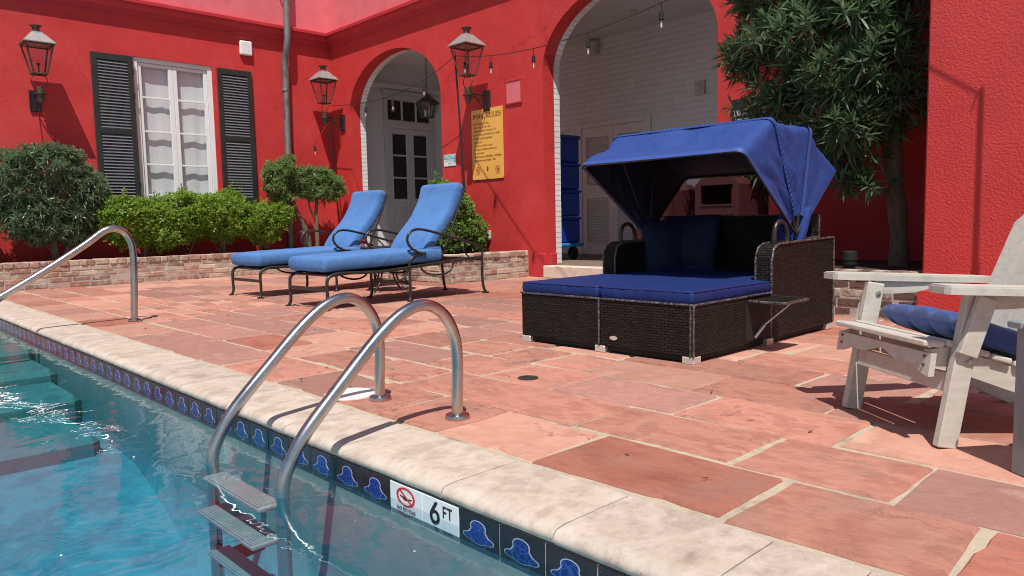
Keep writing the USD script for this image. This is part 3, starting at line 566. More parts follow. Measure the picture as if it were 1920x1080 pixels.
# french door on the end wall of the porch, seen through the small arch
YD = YA+.002
obj('porch_end_wall', bbox(XB+.36, XK+.05, YD, YD+.3, .178, 4.2), 'porch_plaster', arc, world=True)
obj('crown_moulding', bbox(XB+.36, XK, YD-.06, YD+.001, 3.72, 3.84, .02), 'porch_plaster', arc, world=True)
fd = obj('french_door', cat([bbox(9.14, 9.235, YD-.05, YD, .18, 3.62, .006), bbox(10.36, 10.455, YD-.05, YD, .18, 3.62, .006), bbox(9.10, 10.50, YD-.075, YD, 3.62, 3.70, .01), bbox(9.235, 10.36, YD-.048, YD, 3.50, 3.62, .005), bbox(9.235, 10.36, YD-.055, YD, 2.90, 3.06, .008)]), 'door_grey', arc, world=True, label='grey french door with a three pane transom behind the small arch')
for k in range(3):
    a, b = 9.235+k*.375, 9.235+(k+1)*.375; obj('pane', bbox(a+.025, b-.025, YD-.03, YD-.02, 3.08, 3.48), 'dark_interior', fd, world=True)
    if k: obj('transom_bar', bbox(a-.025, a+.025, YD-.045, YD-.001, 3.06, 3.50, .004), 'door_grey', fd, world=True)
for a, b in ((9.24, 9.796), (9.80, 10.356)):
    hz = [2.78, 2.32, 1.84, 1.38]
    obj('door_leaf', cat([bbox(a, a+.10, YD-.042, YD-.001, .19, 2.895, .005), bbox(b-.10, b, YD-.042, YD-.001, .19, 2.895, .005), bbox(a+.1, b-.1, YD-.041, YD-.001, 2.78, 2.895, .004), bbox(a+.1, b-.1, YD-.041, YD-.001, 1.20, 1.38, .004), bbox(a+.1, b-.1, YD-.041, YD-.001, .19, .42, .004), bbox(a+.1, b-.1, YD-.022, YD-.001, .42, 1.20, .003)]), 'door_grey', fd, world=True)
    obj('door_panel', bbox(a+.13, b-.13, YD-.034, YD-.020, .47, 1.15, .01), 'door_grey', fd, world=True)
    for k in range(3): obj('pane', bbox(a+.098, b-.098, YD-.022, YD-.012, hz[k+1]+.012, hz[k]-.012), 'dark_interior', fd, world=True)
    for k in (1, 2): obj('glazing_bar', bbox(a+.1, b-.1, YD-.04, YD-.001, hz[k]-.018, hz[k]+.018, .004), 'door_grey', fd, world=True)
# ---- the block at the right
blk = thing('corner_block', 'rough red stucco block standing forward at the right edge', 'building', (6.13, 0, 0))
obj('wall', bbox(6.13, 8.3, -3, 1.885, .24, 7.2, .012), 'rough_red_stucco', blk, world=True)
obj('plinth', bbox(6.105, 8.2, -3, 1.912, 0, .245, .006), 'rough_red_stucco', blk, world=True)

# ------------------------------------------------------------------ brick planters
def brick_run(par, p0, dirv, nrm, L, courses, cap, h=.078, bl=.205, mats=None, z0=0., capd=.20):
    """bricks along dirv from p0, faces towards nrm"""
    p0, dv, nv = A(p0, float), A(dirv, float), A(nrm, float); mm = mats or ['old_brick_%d' % i for i in range(5)]
    R = np.stack([dv, nv, np.cross(dv, nv)], 1)
    for r in range(courses):
        s = -bl*rng.uniform(.2, .8) if r % 2 else -bl*.05
        while s < L-.03:
            l = bl*rng.uniform(.86, 1.12); a, b = max(s, 0), min(s+l, L)
            if b-a > .04:
                o = rng.uniform(-.004, .007); c = p0+dv*(a+b)/2+nv*(o-.045)+A([0, 0, z0+(r+.5)*h])
                obj('brick', cbox(c, (b-a-.012*rng.uniform(.6, 1.5), .09, h-.011*rng.uniform(.6, 1.5)), .007, R@rotm([0, 0, 1], rng.normal(0, .8))@rotm([0, 1, 0], rng.normal(0, .5))), mm[rng.integers(len(mm))], par, world=True)
            s += l
    if cap:
        s = 0.; z = z0+courses*h
        while s < L-.05:
            l = rng.uniform(.095, .15) if rng.random() < .75 else .19; l = min(l, L-s)
            c = p0+dv*(s+l/2)+nv*(.014+rng.uniform(-.006, .008)-capd/2)+A([0, 0, z+cap/2+rng.uniform(-.004, .004)])
            obj('cap_brick', cbox(c, (l-.010, capd, cap-.008), .010, R@rotm([0, 1, 0], rng.normal(0, .8))), mm[rng.integers(len(mm))], par, world=True); s += l
YP = 12.45
pa = thing('brick_planter', 'long low planter wall of old bricks below the window', 'planter', (4., YP, 0))
brick_run(pa, (.6, YP, 0), (1, 0, 0), (0, -1, 0), 6.9, 4, .088, bl=.27)
obj('mortar_core', bbox(.6, 7.5, YP+.004, YP+.18, 0, .385), 'brick_mortar', pa, world=True)
obj('soil', bbox(.6, XB, YP+.18, YA, 0, .34), 'soil', pa, world=True)
pb = thing('brick_planter', 'short planter of old bricks at the arcade pier behind the blue loungers', 'planter', (6.4, 8.6, 0))
brick_run(pb, (6.40, 7.87, 0), (0, 1, 0), (-1, 0, 0), 1.83, 4, .088, bl=.26)
brick_run(pb, (6.40, 7.87, 0), (1, 0, 0), (0, -1, 0), 1.50, 4, .088, bl=.26)
obj('mortar_core', cat([bbox(6.404, 6.58, 7.874, 9.7, 0, .385), bbox(6.58, XB-.01, 7.874, 8.05, 0, .385)]), 'brick_mortar', pb, world=True)
obj('soil', bbox(6.58, XB-.002, 8.05, 9.7, 0, .35), 'soil', pb, world=True)
pr = thing('brick_planter', 'dark shaded brick planter under the tree beside the red block', 'planter', (6.15, 3.1, 0))
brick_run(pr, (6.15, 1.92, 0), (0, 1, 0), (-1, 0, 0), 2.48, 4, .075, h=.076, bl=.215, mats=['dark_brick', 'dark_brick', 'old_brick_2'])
obj('mortar_core', bbox(6.154, 6.34, 1.92, 4.4, 0, .372), 'brick_mortar', pr, world=True)
obj('soil', bbox(6.34, XB-.002, 1.9, 4.4, 0, .36), 'soil', pr, world=True)
# ------------------------------------------------------------------ plants
def leaves(P, D, L, W, droop=.25, seed=0, kind='strap', face=None):
    """leaf blades at points P along directions D; strap: two bent quads, oval: one folded diamond"""
    r = np.random.default_rng(seed); n = len(P); D = D/np.linalg.norm(D, axis=1, keepdims=True)
    up = r.normal(size=(n, 3))*.5+(A([0, 0, 1.]) if face is None else face); S = np.cross(D, up); S /= np.linalg.norm(S, axis=1, keepdims=True)+1e-9; N = np.cross(S, D)
    L = np.broadcast_to(L, (n,))*r.uniform(.7, 1.2, n); W = np.broadcast_to(W, (n,))*r.uniform(.8, 1.2, n); L, W = L[:, None], W[:, None]
    if kind == 'strap':
        m = P+D*L*.55; m[:, 2] -= (L*droop*.12)[:, 0]; t = P+D*L; t[:, 2] -= (L*droop*.5)[:, 0]
        V = np.stack([P-S*W*.22, P+S*W*.22, m+S*W*.5, m-S*W*.5, t], 1); f = A([[0, 1, 2], [0, 2, 3], [3, 2, 4]])
    else:
        m = P+D*L*.5+N*W*.10; t = P+D*L
        V = np.stack([P, m+S*W*.5, t, m-S*W*.5], 1); f = A([[0, 1, 2], [0, 2, 3]])
    k = V.shape[1]; F = (f[None]+np.arange(n)[:, None, None]*k).reshape(-1, 3)
    return V.reshape(-1, 3), F
def sph(n, r):
    v = r.normal(size=(n, 3)); return v/np.linalg.norm(v, axis=1, keepdims=True)
def crown_points(blobs, n, r, inner=.75, lumpy=.25, seed=0, front=None):
    """points in the outer shell of a union of ellipsoids [(centre, radii)], outward normals, with gaps"""
    vol = A([b[1][0]*b[1][1]+b[1][1]*b[1][2]+b[1][0]*b[1][2] for b in blobs], float); n0, n = n, n; k = r.choice(len(blobs), n*4, p=vol/vol.sum())
    C = A([b[0] for b in blobs], float)[k]; R = A([b[1] for b in blobs], float)[k]; d = sph(n*4, r)
    q = meshkit.fbm(d*2.3+k[:, None]*5.1, 3, seed)
    s = 1-(1-inner)*r.random(n*4)**1.3; s = s*(1-lumpy/2+lumpy*1.6*(q-.3))
    P = C+d*R*s[:, None]; nn = d/R; nn /= np.linalg.norm(nn, axis=1, keepdims=True)
    ok = np.ones(len(P), bool)
    for c, rr in blobs: ok &= (((P-A(c))/A(rr))**2).sum(1) > (inner*.82)**2
    hole = meshkit.fbm(P*5.5, 2, seed+9); ok &= hole > .30
    P, nn = P[ok], nn[ok]; return P[:n], nn[:n]
def whorl(c, d, r, n, L, W, droop, seed):
    """one tuft of narrow leaves round a shoot tip"""
    d = d/np.linalg.norm(d); a = np.cross(d, [.3, .2, 1.]); a /= np.linalg.norm(a); b = np.cross(d, a)
    t = np.arange(n)*2.399+r.uniform(0, 6); el = np.linspace(-.15, 1.25, n)
    D = (np.cos(el)[:, None]*(np.cos(t)[:, None]*a+np.sin(t)[:, None]*b)+np.sin(el)[:, None]*d)+r.normal(size=(n, 3))*.08
    P = c-d*L*.45*(1-np.linspace(0, 1, n))[:, None]
    return leaves(P, D, L*np.linspace(1.05, .55, n), W, droop, seed)
def boxwood(cx, cy, zc, rx, ry, rz, n, label, seed, z0=.34, mat_='boxwood_leaf', L=.044, grp=None, base=None):
    r = np.random.default_rng(seed); t = thing('boxwood_shrub', label, 'shrub', (cx, cy, z0), group=grp)
    blobs = [((cx, cy, zc), (rx*.8, ry*.8, rz*.85))]+[((cx+rx*.55*math.cos(q), cy+ry*.45*math.sin(q*1.7), zc+rz*r.uniform(-.4, .55)), (rx*.48, ry*.55, rz*.5)) for q in r.uniform(0, 6.28, 8)]
    P, N = crown_points(blobs, int(n*1.15), r, .80, .36, seed)
    sh = r.integers(0, len(P), 45); sp2 = [P[k]+N[k]*q for k in sh for q in (.03, .06, .09, .12)]; P = np.vstack([P, sp2]); N = np.vstack([N, np.repeat(N[sh], 4, 0)])
    D = N*.5+r.normal(size=N.shape)*.8+A([0, 0, .25])
    k = int(len(P)*.72)
    # sprigs: a few leaves at each point
    PP = np.repeat(P, 5, 0)+r.normal(size=(len(P)*5, 3))*.016; DD = np.repeat(D, 5, 0)+r.normal(size=(len(P)*5, 3))*.55
    obj('crown', leaves(PP, DD, L, L*.58, 0, seed, 'oval', np.repeat(N*1.0+A([-.25, -.35, 1.]), 5, 0)), mat_, t, world=True)
    for q in range(5):
        a = r.uniform(0, 6.28); e = A([cx+rx*.6*math.cos(a), cy+ry*.5*math.sin(a), zc+rz*r.uniform(-.2, .3)])
        obj('stem', tube(smooth_path([(cx+.04*math.cos(a), cy+.04*math.sin(a), z0-.01), ((cx+e[0])/2+r.normal()*.03, (cy+e[1])/2, (z0+e[2])/2-.05), e], 8), np.linspace(.014, .005, 8), 6), 'bark', t, smooth=60, world=True)
    return t
GB = 'boxwood shrubs along the low brick planter'
boxwood(3.98, 12.80, .94, .70, .46, .50, 4200, 'leftmost round boxwood shrub bulging in front of the window', 1)
boxwood(4.68, 12.88, 1.04, .62, .46, .52, 4000, 'tallest bright green boxwood shrub under the middle of the window', 2)
boxwood(5.36, 12.84, .99, .62, .44, .50, 3900, 'bright green boxwood shrub under the right black shutter', 3)
boxwood(6.05, 12.82, .86, .50, .40, .42, 2900, 'small rightmost boxwood shrub with bare stems next to the drain pipe', 4)
boxwood(1.60, 12.9, .80, .50, .44, .50, 2600, 'light green shrub cut off by the left edge of the photo', 5)
boxwood(7.42, 9.05, .88, .42, .50, .62, 3200, 'loose pale green bush behind the back of the nearer blue lounger', 6, mat_='pale_leaf', L=.045)
# round dark yew pine at the left
def yew(name, label, cat_, blobs, n, leafn, L, W, mat_, seed, trunk, branches, base, parts=0, inner=.72, droop=.35, barkm='bark', lumpy=.4, rise=.35):
    r = np.random.default_rng(seed); t = thing(name, label, cat_, base)
    for pts, rad in trunk: obj('trunk', tube(smooth_path(pts, 24), np.interp(np.linspace(0, 1, 24), np.linspace(0, 1, len(rad)), rad)*(1+.10*np.sin(np.arange(24)*1.7)), 10), barkm, t, smooth=60, world=True)
    P, N = crown_points(blobs, n, r, inner, lumpy, seed)
    D = N+r.normal(size=N.shape)*.35+A([0, 0, rise]); order = np.argsort(np.linalg.norm(P-A([0, 0, CAM_H]), axis=1)); P, D = P[order], D[order]
    rest = []
    for i in range(len(P)):
        m = whorl(P[i], D[i], r, leafn, L*r.uniform(.75, 1.2), W, droop, seed*1000+i)
        if i < parts: obj('leaf_tuft', m, mat_, t, world=True)
        else: rest.append(m)
    if rest: obj('crown' if not parts else 'inner_foliage', cat(rest), mat_, t, world=True, kind='stuff' if parts else None)
    src = np.vstack([smooth_path(pts, 24) for pts, _ in trunk]); tw = []
    for i in r.choice(len(P), min(branches, len(P)), replace=False):
        e = P[i]-D[i]/np.linalg.norm(D[i])*L*.3; lo = src[src[:, 2] < e[2]+.1]; lo = lo if len(lo) else src; s = lo[np.argmin(np.linalg.norm(lo-e, axis=1)+r.uniform(0, .5, len(lo)))]
        mid = (s+e)/2+r.normal(size=3)*.06*np.linalg.norm(e-s); tw.append(tube(smooth_path([s, mid, e], 7), np.linspace(.016, .004, 7), 5))
    if tw: obj('branches', cat(tw), barkm, t, smooth=60, world=True)
    return t
yew('yew_pine_shrub', 'large round dark green shrub with narrow leaves below the left wall lantern', 'shrub', [((2.78, 12.85, 1.40), (.78, .45, .74)), ((2.35, 12.8, 1.55), (.48, .4, .5)), ((3.2, 12.8, 1.35), (.42, .4, .5)), ((2.7, 12.75, 1.75), (.55, .36, .44)), ((2.6, 12.75, 1.05), (.6, .4, .42)), ((3.05, 12.8, .98), (.4, .36, .4))],
    1900, 15, .125, .017, 'podocarpus_grey_leaf', 21, [([(2.8, 12.9, .3), (2.76, 12.9, .8), (2.8, 12.88, 1.4)], [.06, .05, .03]), ([(2.85, 12.9, .3), (3.0, 12.88, .8), (3.05, 12.85, 1.2)], [.04, .03, .02])], 90, (2.8, 12.9, .34))
yew('topiary_tree', 'small clipped tree with two crooked trunks in front of the drain pipe', 'tree', [((6.50, 12.85, 1.86), (.36, .34, .27)), ((6.32, 12.8, 1.58), (.25, .28, .22)), ((6.70, 12.85, 1.68), (.32, .3, .26)), ((7.0, 12.85, 1.66), (.28, .28, .22)), ((7.35, 12.8, 1.66), (.32, .3, .25)), ((7.5, 12.8, 1.5), (.24, .26, .22)), ((7.15, 12.85, 1.45), (.3, .25, .13)), ((6.45, 12.85, 1.38), (.26, .25, .10)), ((6.95, 12.8, 1.86), (.20, .2, .13)), ((6.22, 12.8, 1.82), (.16, .18, .13)), ((6.62, 12.8, 2.06), (.16, .16, .12)), ((7.62, 12.8, 1.66), (.16, .18, .14)), ((7.28, 12.8, 1.88), (.18, .18, .10)), ((6.85, 12.8, 1.50), (.22, .2, .14))],
    1150, 14, .115, .019, 'topiary_leaf', 22, [([(6.98, 12.85, .3), (6.92, 12.85, .75), (6.72, 12.86, 1.2), (6.6, 12.85, 1.65)], [.055, .05, .04, .022]), ([(7.12, 12.8, .3), (7.13, 12.8, .9), (7.17, 12.82, 1.3), (7.3, 12.82, 1.6)], [.045, .038, .03, .02]), ([(7.13, 12.8, .95), (7.02, 12.78, 1.1), (6.97, 12.8, 1.4)], [.02, .016, .01])], 110, (7.0, 12.85, .34), inner=.55, droop=.2, lumpy=.6)
yew('yew_pine_tree', 'tall dark yew pine with long narrow leaves in the recess beside the red block', 'tree',
    [((6.75, 3.25, 2.55), (.55, .60, .42)), ((6.9, 3.62, 3.05), (.50, .42, .45)), ((6.9, 3.0, 3.2), (.6, .70, .5)), ((6.75, 2.65, 2.55), (.5, .60, .45)), ((6.8, 2.35, 2.9), (.5, .42, .55)), ((6.72, 2.95, 2.02), (.42, .62, .36)), ((6.75, 2.4, 2.1), (.42, .42, .42)), ((6.85, 3.70, 2.40), (.36, .32, .34)), ((6.6, 2.65, 1.62), (.32, .40, .26)), ((7.0, 3.0, 3.7), (.8, 1.0, .5)), ((6.95, 3.68, 1.22), (.22, .30, .22)), ((6.75, 2.6, 1.12), (.25, .36, .12)), ((6.8, 3.05, 1.60), (.34, .5, .22)), ((6.85, 2.35, 1.75), (.34, .34, .28)), ((6.8, 3.45, 1.95), (.34, .4, .3)), ((6.75, 2.75, 1.38), (.26, .42, .14)), ((6.85, 3.5, 1.30), (.24, .3, .16))],
    1100, 19, .200, .022, 'podocarpus_leaf', 23, [([(7.1, 2.38, .3), (7.12, 2.40, .8), (7.08, 2.43, 1.3), (7.1, 2.47, 1.9), (7.05, 2.65, 2.6), (7.0, 2.85, 3.4)], [.085, .078, .07, .062, .05, .03]), ([(7.06, 2.44, 1.35), (6.95, 2.75, 1.75), (6.85, 3.2, 2.1), (6.85, 3.6, 2.4)], [.035, .03, .024, .014]), ([(7.08, 2.42, .9), (6.95, 2.7, 1.12), (6.9, 3.05, 1.10), (6.95, 3.38, 1.22), (6.95, 3.65, 1.2)], [.022, .018, .015, .012, .008])], 260, (7.1, 2.4, .36), parts=290, inner=.45, droop=.12, rise=.75)

# ------------------------------------------------------------------ things on the walls
def lantern(label, loc, rotz, first=[None]):
    """base at the wall plate; the wall is the plane y = 0, the lamp hangs towards -y"""
    if first[0]: return dup(first[0], loc, rotz, label)
    t = thing('wall_lantern', label, 'lantern', loc, rotz); first[0] = t
    pl = obj('wall_plate', bbox(-.075, .075, -.03, -.001, -.17, .15, .006), 'black_iron', t)
    for s in (-1, 1): obj('beading', cat([cbox((s*.066, -.034, z), (.012, .012, .012), .003) for z in np.arange(-.15, .14, .028)]), 'black_iron', pl)
    oy = -.40
    obj('arm', cat([tube([(0, -.03, .075), (0, oy+.04, .075)], .013, 8), tube(smooth_path([(0, -.03, -.12), (0, -.12, -.10), (0, -.2, -.02), (0, -.28, .02), (0, oy+.03, .0)], 20), .010, 8),
                    tube([(0, -.16+.045*math.cos(q)*(1-q/12), -.0+.045*math.sin(q)*(1-q/12)) for q in np.linspace(0, 9, 28)], .007, 7), tube([(0, -.27+.035*math.cos(q)*(1-q/12), .03+.03*math.sin(q)*(1-q/12)) for q in np.linspace(0, 9, 28)], .006, 7)]), 'black_iron', t, smooth=50)
    obj('cup', lathe([(.0, -.09), (.035, -.085), (.045, -.05), (.055, -.01), (.058, .03), (.085, .04), (.085, .05), (.052, .06), (.052, .15), (.04, .155), (0, .156)], (0, oy, 0), 18), 'lantern_metal', t, smooth=40)
    for s in (-1, 1): obj('yoke', tube(smooth_path([(s*.03, oy, .15), (s*.085, oy, .19), (s*.105, oy, .25), (s*.08, oy, .31), (s*.085, oy, .335)], 16), .007, 8), 'lantern_metal', t, smooth=60)
    z0, z1, a0, a1 = .335, .755, .088, .175
    body = []
    cs = [(-1, -1), (1, -1), (1, 1), (-1, 1)]
    for i, (a, b) in enumerate(cs):
        a2, b2 = cs[(i+1) % 4]
        body.append(beam((a*a0, oy+b*a0, z0), (a*a1, oy+b*a1, z1), .020, .020, .003, up=(a, b, .1)))
        for r_, z in ((a0, z0), (a1, z1)): body.append(beam((a*r_, oy+b*r_, z), (a2*r_, oy+b2*r_, z), .022, .022, .003))
        p0, p1, p2, p3 = A([a*a0*.985, oy+b*a0*.985, z0]), A([a2*a0*.985, oy+b2*a0*.985, z0]), A([a2*a1*.985, oy+b2*a1*.985, z1]), A([a*a1*.985, oy+b*a1*.985, z1])
        obj('pane', (A([p0, p1, p2, p3]), A([[0, 1, 2], [0, 2, 3]])), 'lantern_glass', t)
    body.append(bbox(-a0, a0, oy-a0, oy+a0, z0-.012, z0+.004, .003))
    obj('cage', cat(body), 'lantern_metal', t)
    def sq(h, z): return A([[-h, oy-h, z], [h, oy-h, z], [h, oy+h, z], [-h, oy+h, z]])
    obj('roof', loft([sq(.215, z1+.008), sq(.218, z1+.020), sq(.20, z1+.034), sq(.085, z1+.165), sq(.075, z1+.17), sq(.07, z1+.19)]), 'lantern_roof', t)
    obj('chimney', lathe([(.05, z1+.17), (.05, z1+.26), (.055, z1+.265), (.078, z1+.275), (.080, z1+.287), (.03, z1+.297), (0, z1+.298)], (0, oy, 0), 18), 'lantern_metal', t, smooth=40)
    obj('burner', cat([tube([(0, oy, z0), (0, oy, z0+.13)], .009, 8), lathe([(.02, z0+.13), (.028, z0+.16), (.0, z0+.165)], (0, oy, 0), 10)]), 'lantern_metal', t)
    return t
lantern('gas style wall lantern at the far left above the dark round shrub', (2.76, YA, 2.84), 0)
lantern('wall lantern in the inner corner next to the small arch', (XB, 12.98, 2.86), -90)
lantern('wall lantern between the two arches with a small flame inside', (XB, 8.72, 2.73), -90)
fl = obj('lantern_flame', lathe([(0, 0), (.012, .015), (.014, .03), (.007, .055), (0, .075)], (XB-.4, 8.72, 2.73+.51), 10), 'flame'); tag(stage.GetPrimAtPath(fl), 'small orange gas flame inside the lantern between the arches', 'flame')
# hanging lantern in the porch
hl = thing('hanging_lantern', 'black lantern hanging on a chain inside the small arch', 'lantern', (9.2, 11.93, 3.0))
for k in range(26):
    t_ = np.linspace(0, 6.283, 11); z = 3.42+k*.03
    rr = A([[.010*math.cos(q), 0, .020*math.sin(q)] for q in t_]) if k % 2 else A([[0, .010*math.cos(q), .020*math.sin(q)] for q in t_])
    obj('chain_link', tube(rr+A([9.2, 11.93, z]), .0035, 5), 'black_iron', hl, world=True)
hx, hy = 9.2, 11.93
hexa = lambda r, z: A([[hx+r*math.cos(q), hy+r*math.sin(q), z] for q in np.arange(6)*math.pi/3+.2])
obj('roof', loft([hexa(.245, 3.215), hexa(.24, 3.225), hexa(.07, 3.36), hexa(.05, 3.385), hexa(.02, 3.41)]), 'black_iron', hl, world=True)
obj('cage', cat([beam(hexa(.235, 3.215)[i], hexa(.12, 2.94)[i], .016, .016) for i in range(6)]+[beam(hexa(r, z)[i], hexa(r, z)[(i+1) % 6], .016, .016) for i in range(6) for r, z in ((.235, 3.212), (.12, 2.94))]), 'black_iron', hl, world=True)
for i in range(6):
    a, b, c, d = hexa(.115, 2.94)[i], hexa(.115, 2.94)[(i+1) % 6], hexa(.23, 3.212)[(i+1) % 6], hexa(.23, 3.212)[i]
    obj('pane', (A([a, b, c, d]), A([[0, 1, 2], [0, 2, 3]])), 'lantern_glass', hl, world=True)
obj('candle', cat([lathe([(.02, 2.95), (.02, 3.08), (0, 3.085)], (hx+q*.05, hy, 0), 8) for q in (-1, 1)]), 'print_white', hl, world=True)
# drain pipe
wi = obj('conduit', tube(smooth_path([(2.79, YA-.012, 2.70), (2.80, YA-.012, 2.4), (2.83, YA-.012, 2.0), (2.83, YA-.012, 1.2)], 14), .010, 6), 'red_trim', smooth=50); tag(stage.GetPrimAtPath(wi), 'thin red conduit running down the wall from the far left lantern', 'conduit')
dp = thing('drain_pipe', 'grey metal drain pipe running down the wall and over the cornice', 'pipe', (6.9, YA-.1, .35))
obj('pipe', tube(round_path([(6.855, YA-.085, .3), (6.90, YA-.085, 3.98), (6.90, YA-.23, 4.30), (6.92, YA-.23, 7.3)], .25, 8), .062, 16), 'pipe_metal', dp, smooth=50, world=True)
for z in (1.3, 3.4, 5.2): obj('pipe_strap', cat([lathe([(.064, z), (.069, z+.005), (.069, z+.04), (.064, z+.045)], (6.88 if z < 4 else 6.91, YA-.085 if z < 4 else YA-.23, 0), 16), cbox((6.88, YA-.02 if z < 4 else YA-.08, z+.022), (.02, .07 if z < 4 else .2, .03))]), 'pipe_metal', dp, smooth=40, world=True)
# white box, outlet, red panel, horn, speaker, sprinkler
sb = obj('alarm_box', bbox(6.045, 6.28, YA-.07, YA-.001, 4.0-.02, 4.235, .02), 'white_paint'); tag(stage.GetPrimAtPath(sb), 'white square alarm box high on the wall beside the drain pipe', 'box')
ob = thing('outlet_box', 'grey outdoor outlet box low on the red pier', 'outlet', (XB, 8.78, .64))
obj('box', bbox(XB-.055, XB-.001, 8.70, 8.86, .57, .70, .008), 'grey_plastic', ob, world=True); obj('cover', bbox(XB-.09, XB-.056, 8.705, 8.855, .575, .705, .012), 'grey_plastic', ob, world=True)
rp = thing('wall_hatch', 'small square red hatch on the pier between the arches', 'hatch', (XB, 8.12, 2.78))
obj('frame', cat([bbox(XB-.022, XB-.001, 7.945, 8.30, 2.60, 2.625, .004), bbox(XB-.022, XB-.001, 7.945, 8.30, 2.935, 2.96, .004), bbox(XB-.021, XB-.001, 7.945, 7.97, 2.625, 2.935, .004), bbox(XB-.021, XB-.001, 8.275, 8.30, 2.625, 2.935, .004)]), 'red_trim', rp, world=True)
obj('door', bbox(XB-.014, XB-.001, 7.97, 8.275, 2.625, 2.935, .002), 'faded_red_stucco', rp, world=True)
hn = thing('alarm_horn', 'grey alarm horn on the porch back wall near the tree', 'alarm', (XK, 6.82, 2.98))
obj('housing', bbox(XK-.07, XK-.001, 6.73, 6.91, 2.87, 3.10, .012), 'grey_plastic', hn, world=True); obj('horn', place(lathe([(.07, 0), (.06, .02), (.02, .03), (0, .03)], sides=16), (XK-.071, 6.84, 2.98), *WB), 'grey_plastic', hn, smooth=40, world=True)
spk = obj('wall_speaker', bbox(XK-.14, XK-.001, 9.02, 9.24, 4.13-.02, 4.17+.02-.35+.36, .03) if 0 else bbox(XK-.14, XK-.001, 8.98, 9.22, 3.90, 4.16, .03), 'grey_plastic'); tag(stage.GetPrimAtPath(spk), 'pale square speaker high on the porch wall behind the string light', 'speaker')
spr = obj('sprinkler_head', lathe([(.06, 0), (.055, -.02), (.02, -.03), (.012, -.06), (.025, -.062), (0, -.07)], (10.0, 7.45, 4.199), 14), 'grey_plastic', smooth=40); tag(stage.GetPrimAtPath(spr), 'small white sprinkler head on the porch ceiling', 'sprinkler')
# signs
sg = thing('pool_rules_sign', 'yellow sign headed POOL RULES on the red pier', 'sign', (XB, 8.735, 2.06))
SW, SH = .725, 1.095
o = A([XB-.018, 8.735, 2.06])
pnl = sbox(-SW/2, -SH/2, SW/2, SH/2).buffer(-.02).buffer(.02)
obj('panel', place(prism(pnl, .012), o+A([.012, 0, 0]), *WB), 'sign_yellow', sg, world=True)
def sgtext(s, h, x, y, w, m, bold=False, serif=True): v, f = fit_text(s, h, w, .0012, serif, bold); obj('lettering', place((v+A([x, y, .0002]), f), o, *WB), m, sg, world=True)
sgtext('POOL RULES', .078, -.33, .405, .655, 'print_brown')
for i, (tx, w, bd) in enumerate([('• No lifeguard on duty.', .40, 0), ('• Swim at your own risk.', .43, 0), ('• Children under the age of 16', .54, 0), ('   must be accompanied by an adult', .62, 0), ('• Pool for use by registered', .46, 0), ('   guests only.', .21, 0), ('• No food or drinks in pool.', .47, 0), ('• No glass containers allowed in', .56, 0), ('   the pool area.', .25, 0), ('• Pool hours are 10:00am - 10:00pm', .66, 1), ('• Maximum pool depth - 6 ft.', .53, 1)]):
    sgtext(tx.strip(), .030, -.335+(.02 if tx[0] == ' ' else 0), .315-i*.0575, w, 'print_brown', bool(bd), bool(bd))
for x, mk in ((-.225, 0), (.235, 1)):
    rg = Point(x, -.40).buffer(.052, 20).difference(Point(x, -.40).buffer(.042, 20)).union(LineString([(x-.033, -.367), (x+.033, -.433)]).buffer(.005))
    obj('prohibition_ring', place(prism(rg, .0014), o, *WB), 'print_red', sg, world=True)
    fg = union_all([LineString([(x-.02, -.42), (x+.0, -.395), (x+.022, -.385)]).buffer(.006), Point(x-.012, -.385).buffer(.008)]) if not mk else union_all([LineString([(x-.025, -.41), (x+.025, -.41)]).buffer(.006), LineString([(x-.02, -.39), (x+.02, -.395)]).buffer(.005)])
    obj('symbol', place(prism(fg, .0010), o, *WB), 'print_brown', sg, world=True)
    sgtext('NO DIVING' if not mk else 'NO SMOKING', .012, x-.05, -.475, .10, 'print_brown', serif=False)
obj('emblem', place(prism(union_all([sbox(-.022, -.385, .022, -.378), sbox(-.016, -.42, .016, -.389), sbox(-.02, -.372, .02, -.362), Polygon([(-.014, -.358), (.014, -.358), (0, -.344)])]), .001), o, *WB), 'print_brown', sg, world=True)
for x in (-.34, .34):
    for y in (-.525, .525): obj('screw', place(lathe([(.006, 0), (.004, .003), (0, .0035)], sides=8), o+A([0, -x, y]), *WB), 'bolt_metal', sg, world=True)
cs_ = thing('caution_sign', 'small white and teal CAUTION sign beside the small arch', 'sign', (XB, 9.68, 1.875)); o2 = A([XB-.007, 9.68, 1.875])
obj('panel', place(cbox((0, 0, 0), (.31, .19, .008), .001), o2, *WB), 'sign_white', cs_, world=True); obj('header', place(cbox((0, .052, .0045), (.296, .072, .002)), o2, *WB), 'print_teal', cs_, world=True)
for tx, h, x, y, w, m in (('CAUTION', .048, -.13, .03, .26, 'print_white'), ('WATCH YOUR', .030, -.12, -.025, .24, 'print_teal'), ('STEP', .030, -.05, -.072, .10, 'print_teal')):
    v, f = fit_text(tx, h, w, .001, bold=True); obj('lettering', place((v+A([x, y, .0056 if m == 'print_white' else .0042]), f), o2, *WB), m, cs_, world=True)
ns = thing('no_smoking_sign', 'black NO SMOKING sign half hidden behind the tree leaves', 'sign', (XB, 4.27, 1.93)); o3 = A([XB-.011, 4.27, 1.93])
obj('panel', place(cbox((0, 0, 0), (.44, .50, .012), .002), o3, *WB), 'sign_black', ns, world=True)
for tx, h, y, w in (('NO SMOKING', .062, .06, .40), ('WITHIN 25 FEET', .02, .01, .33)):
    if tx[0] == 'W': continue
    v, f = fit_text(tx, h, w, .0012, True); obj('lettering', place((v+A([-.20, y, .0062]), f), o3, *WB), 'print_white', ns, world=True)
for k in range(3): obj('lettering_rule', place(cbox((0, .02-k*.05, .0066), (.36, .006, .0008)), o3, *WB), 'print_white', ns, world=True)

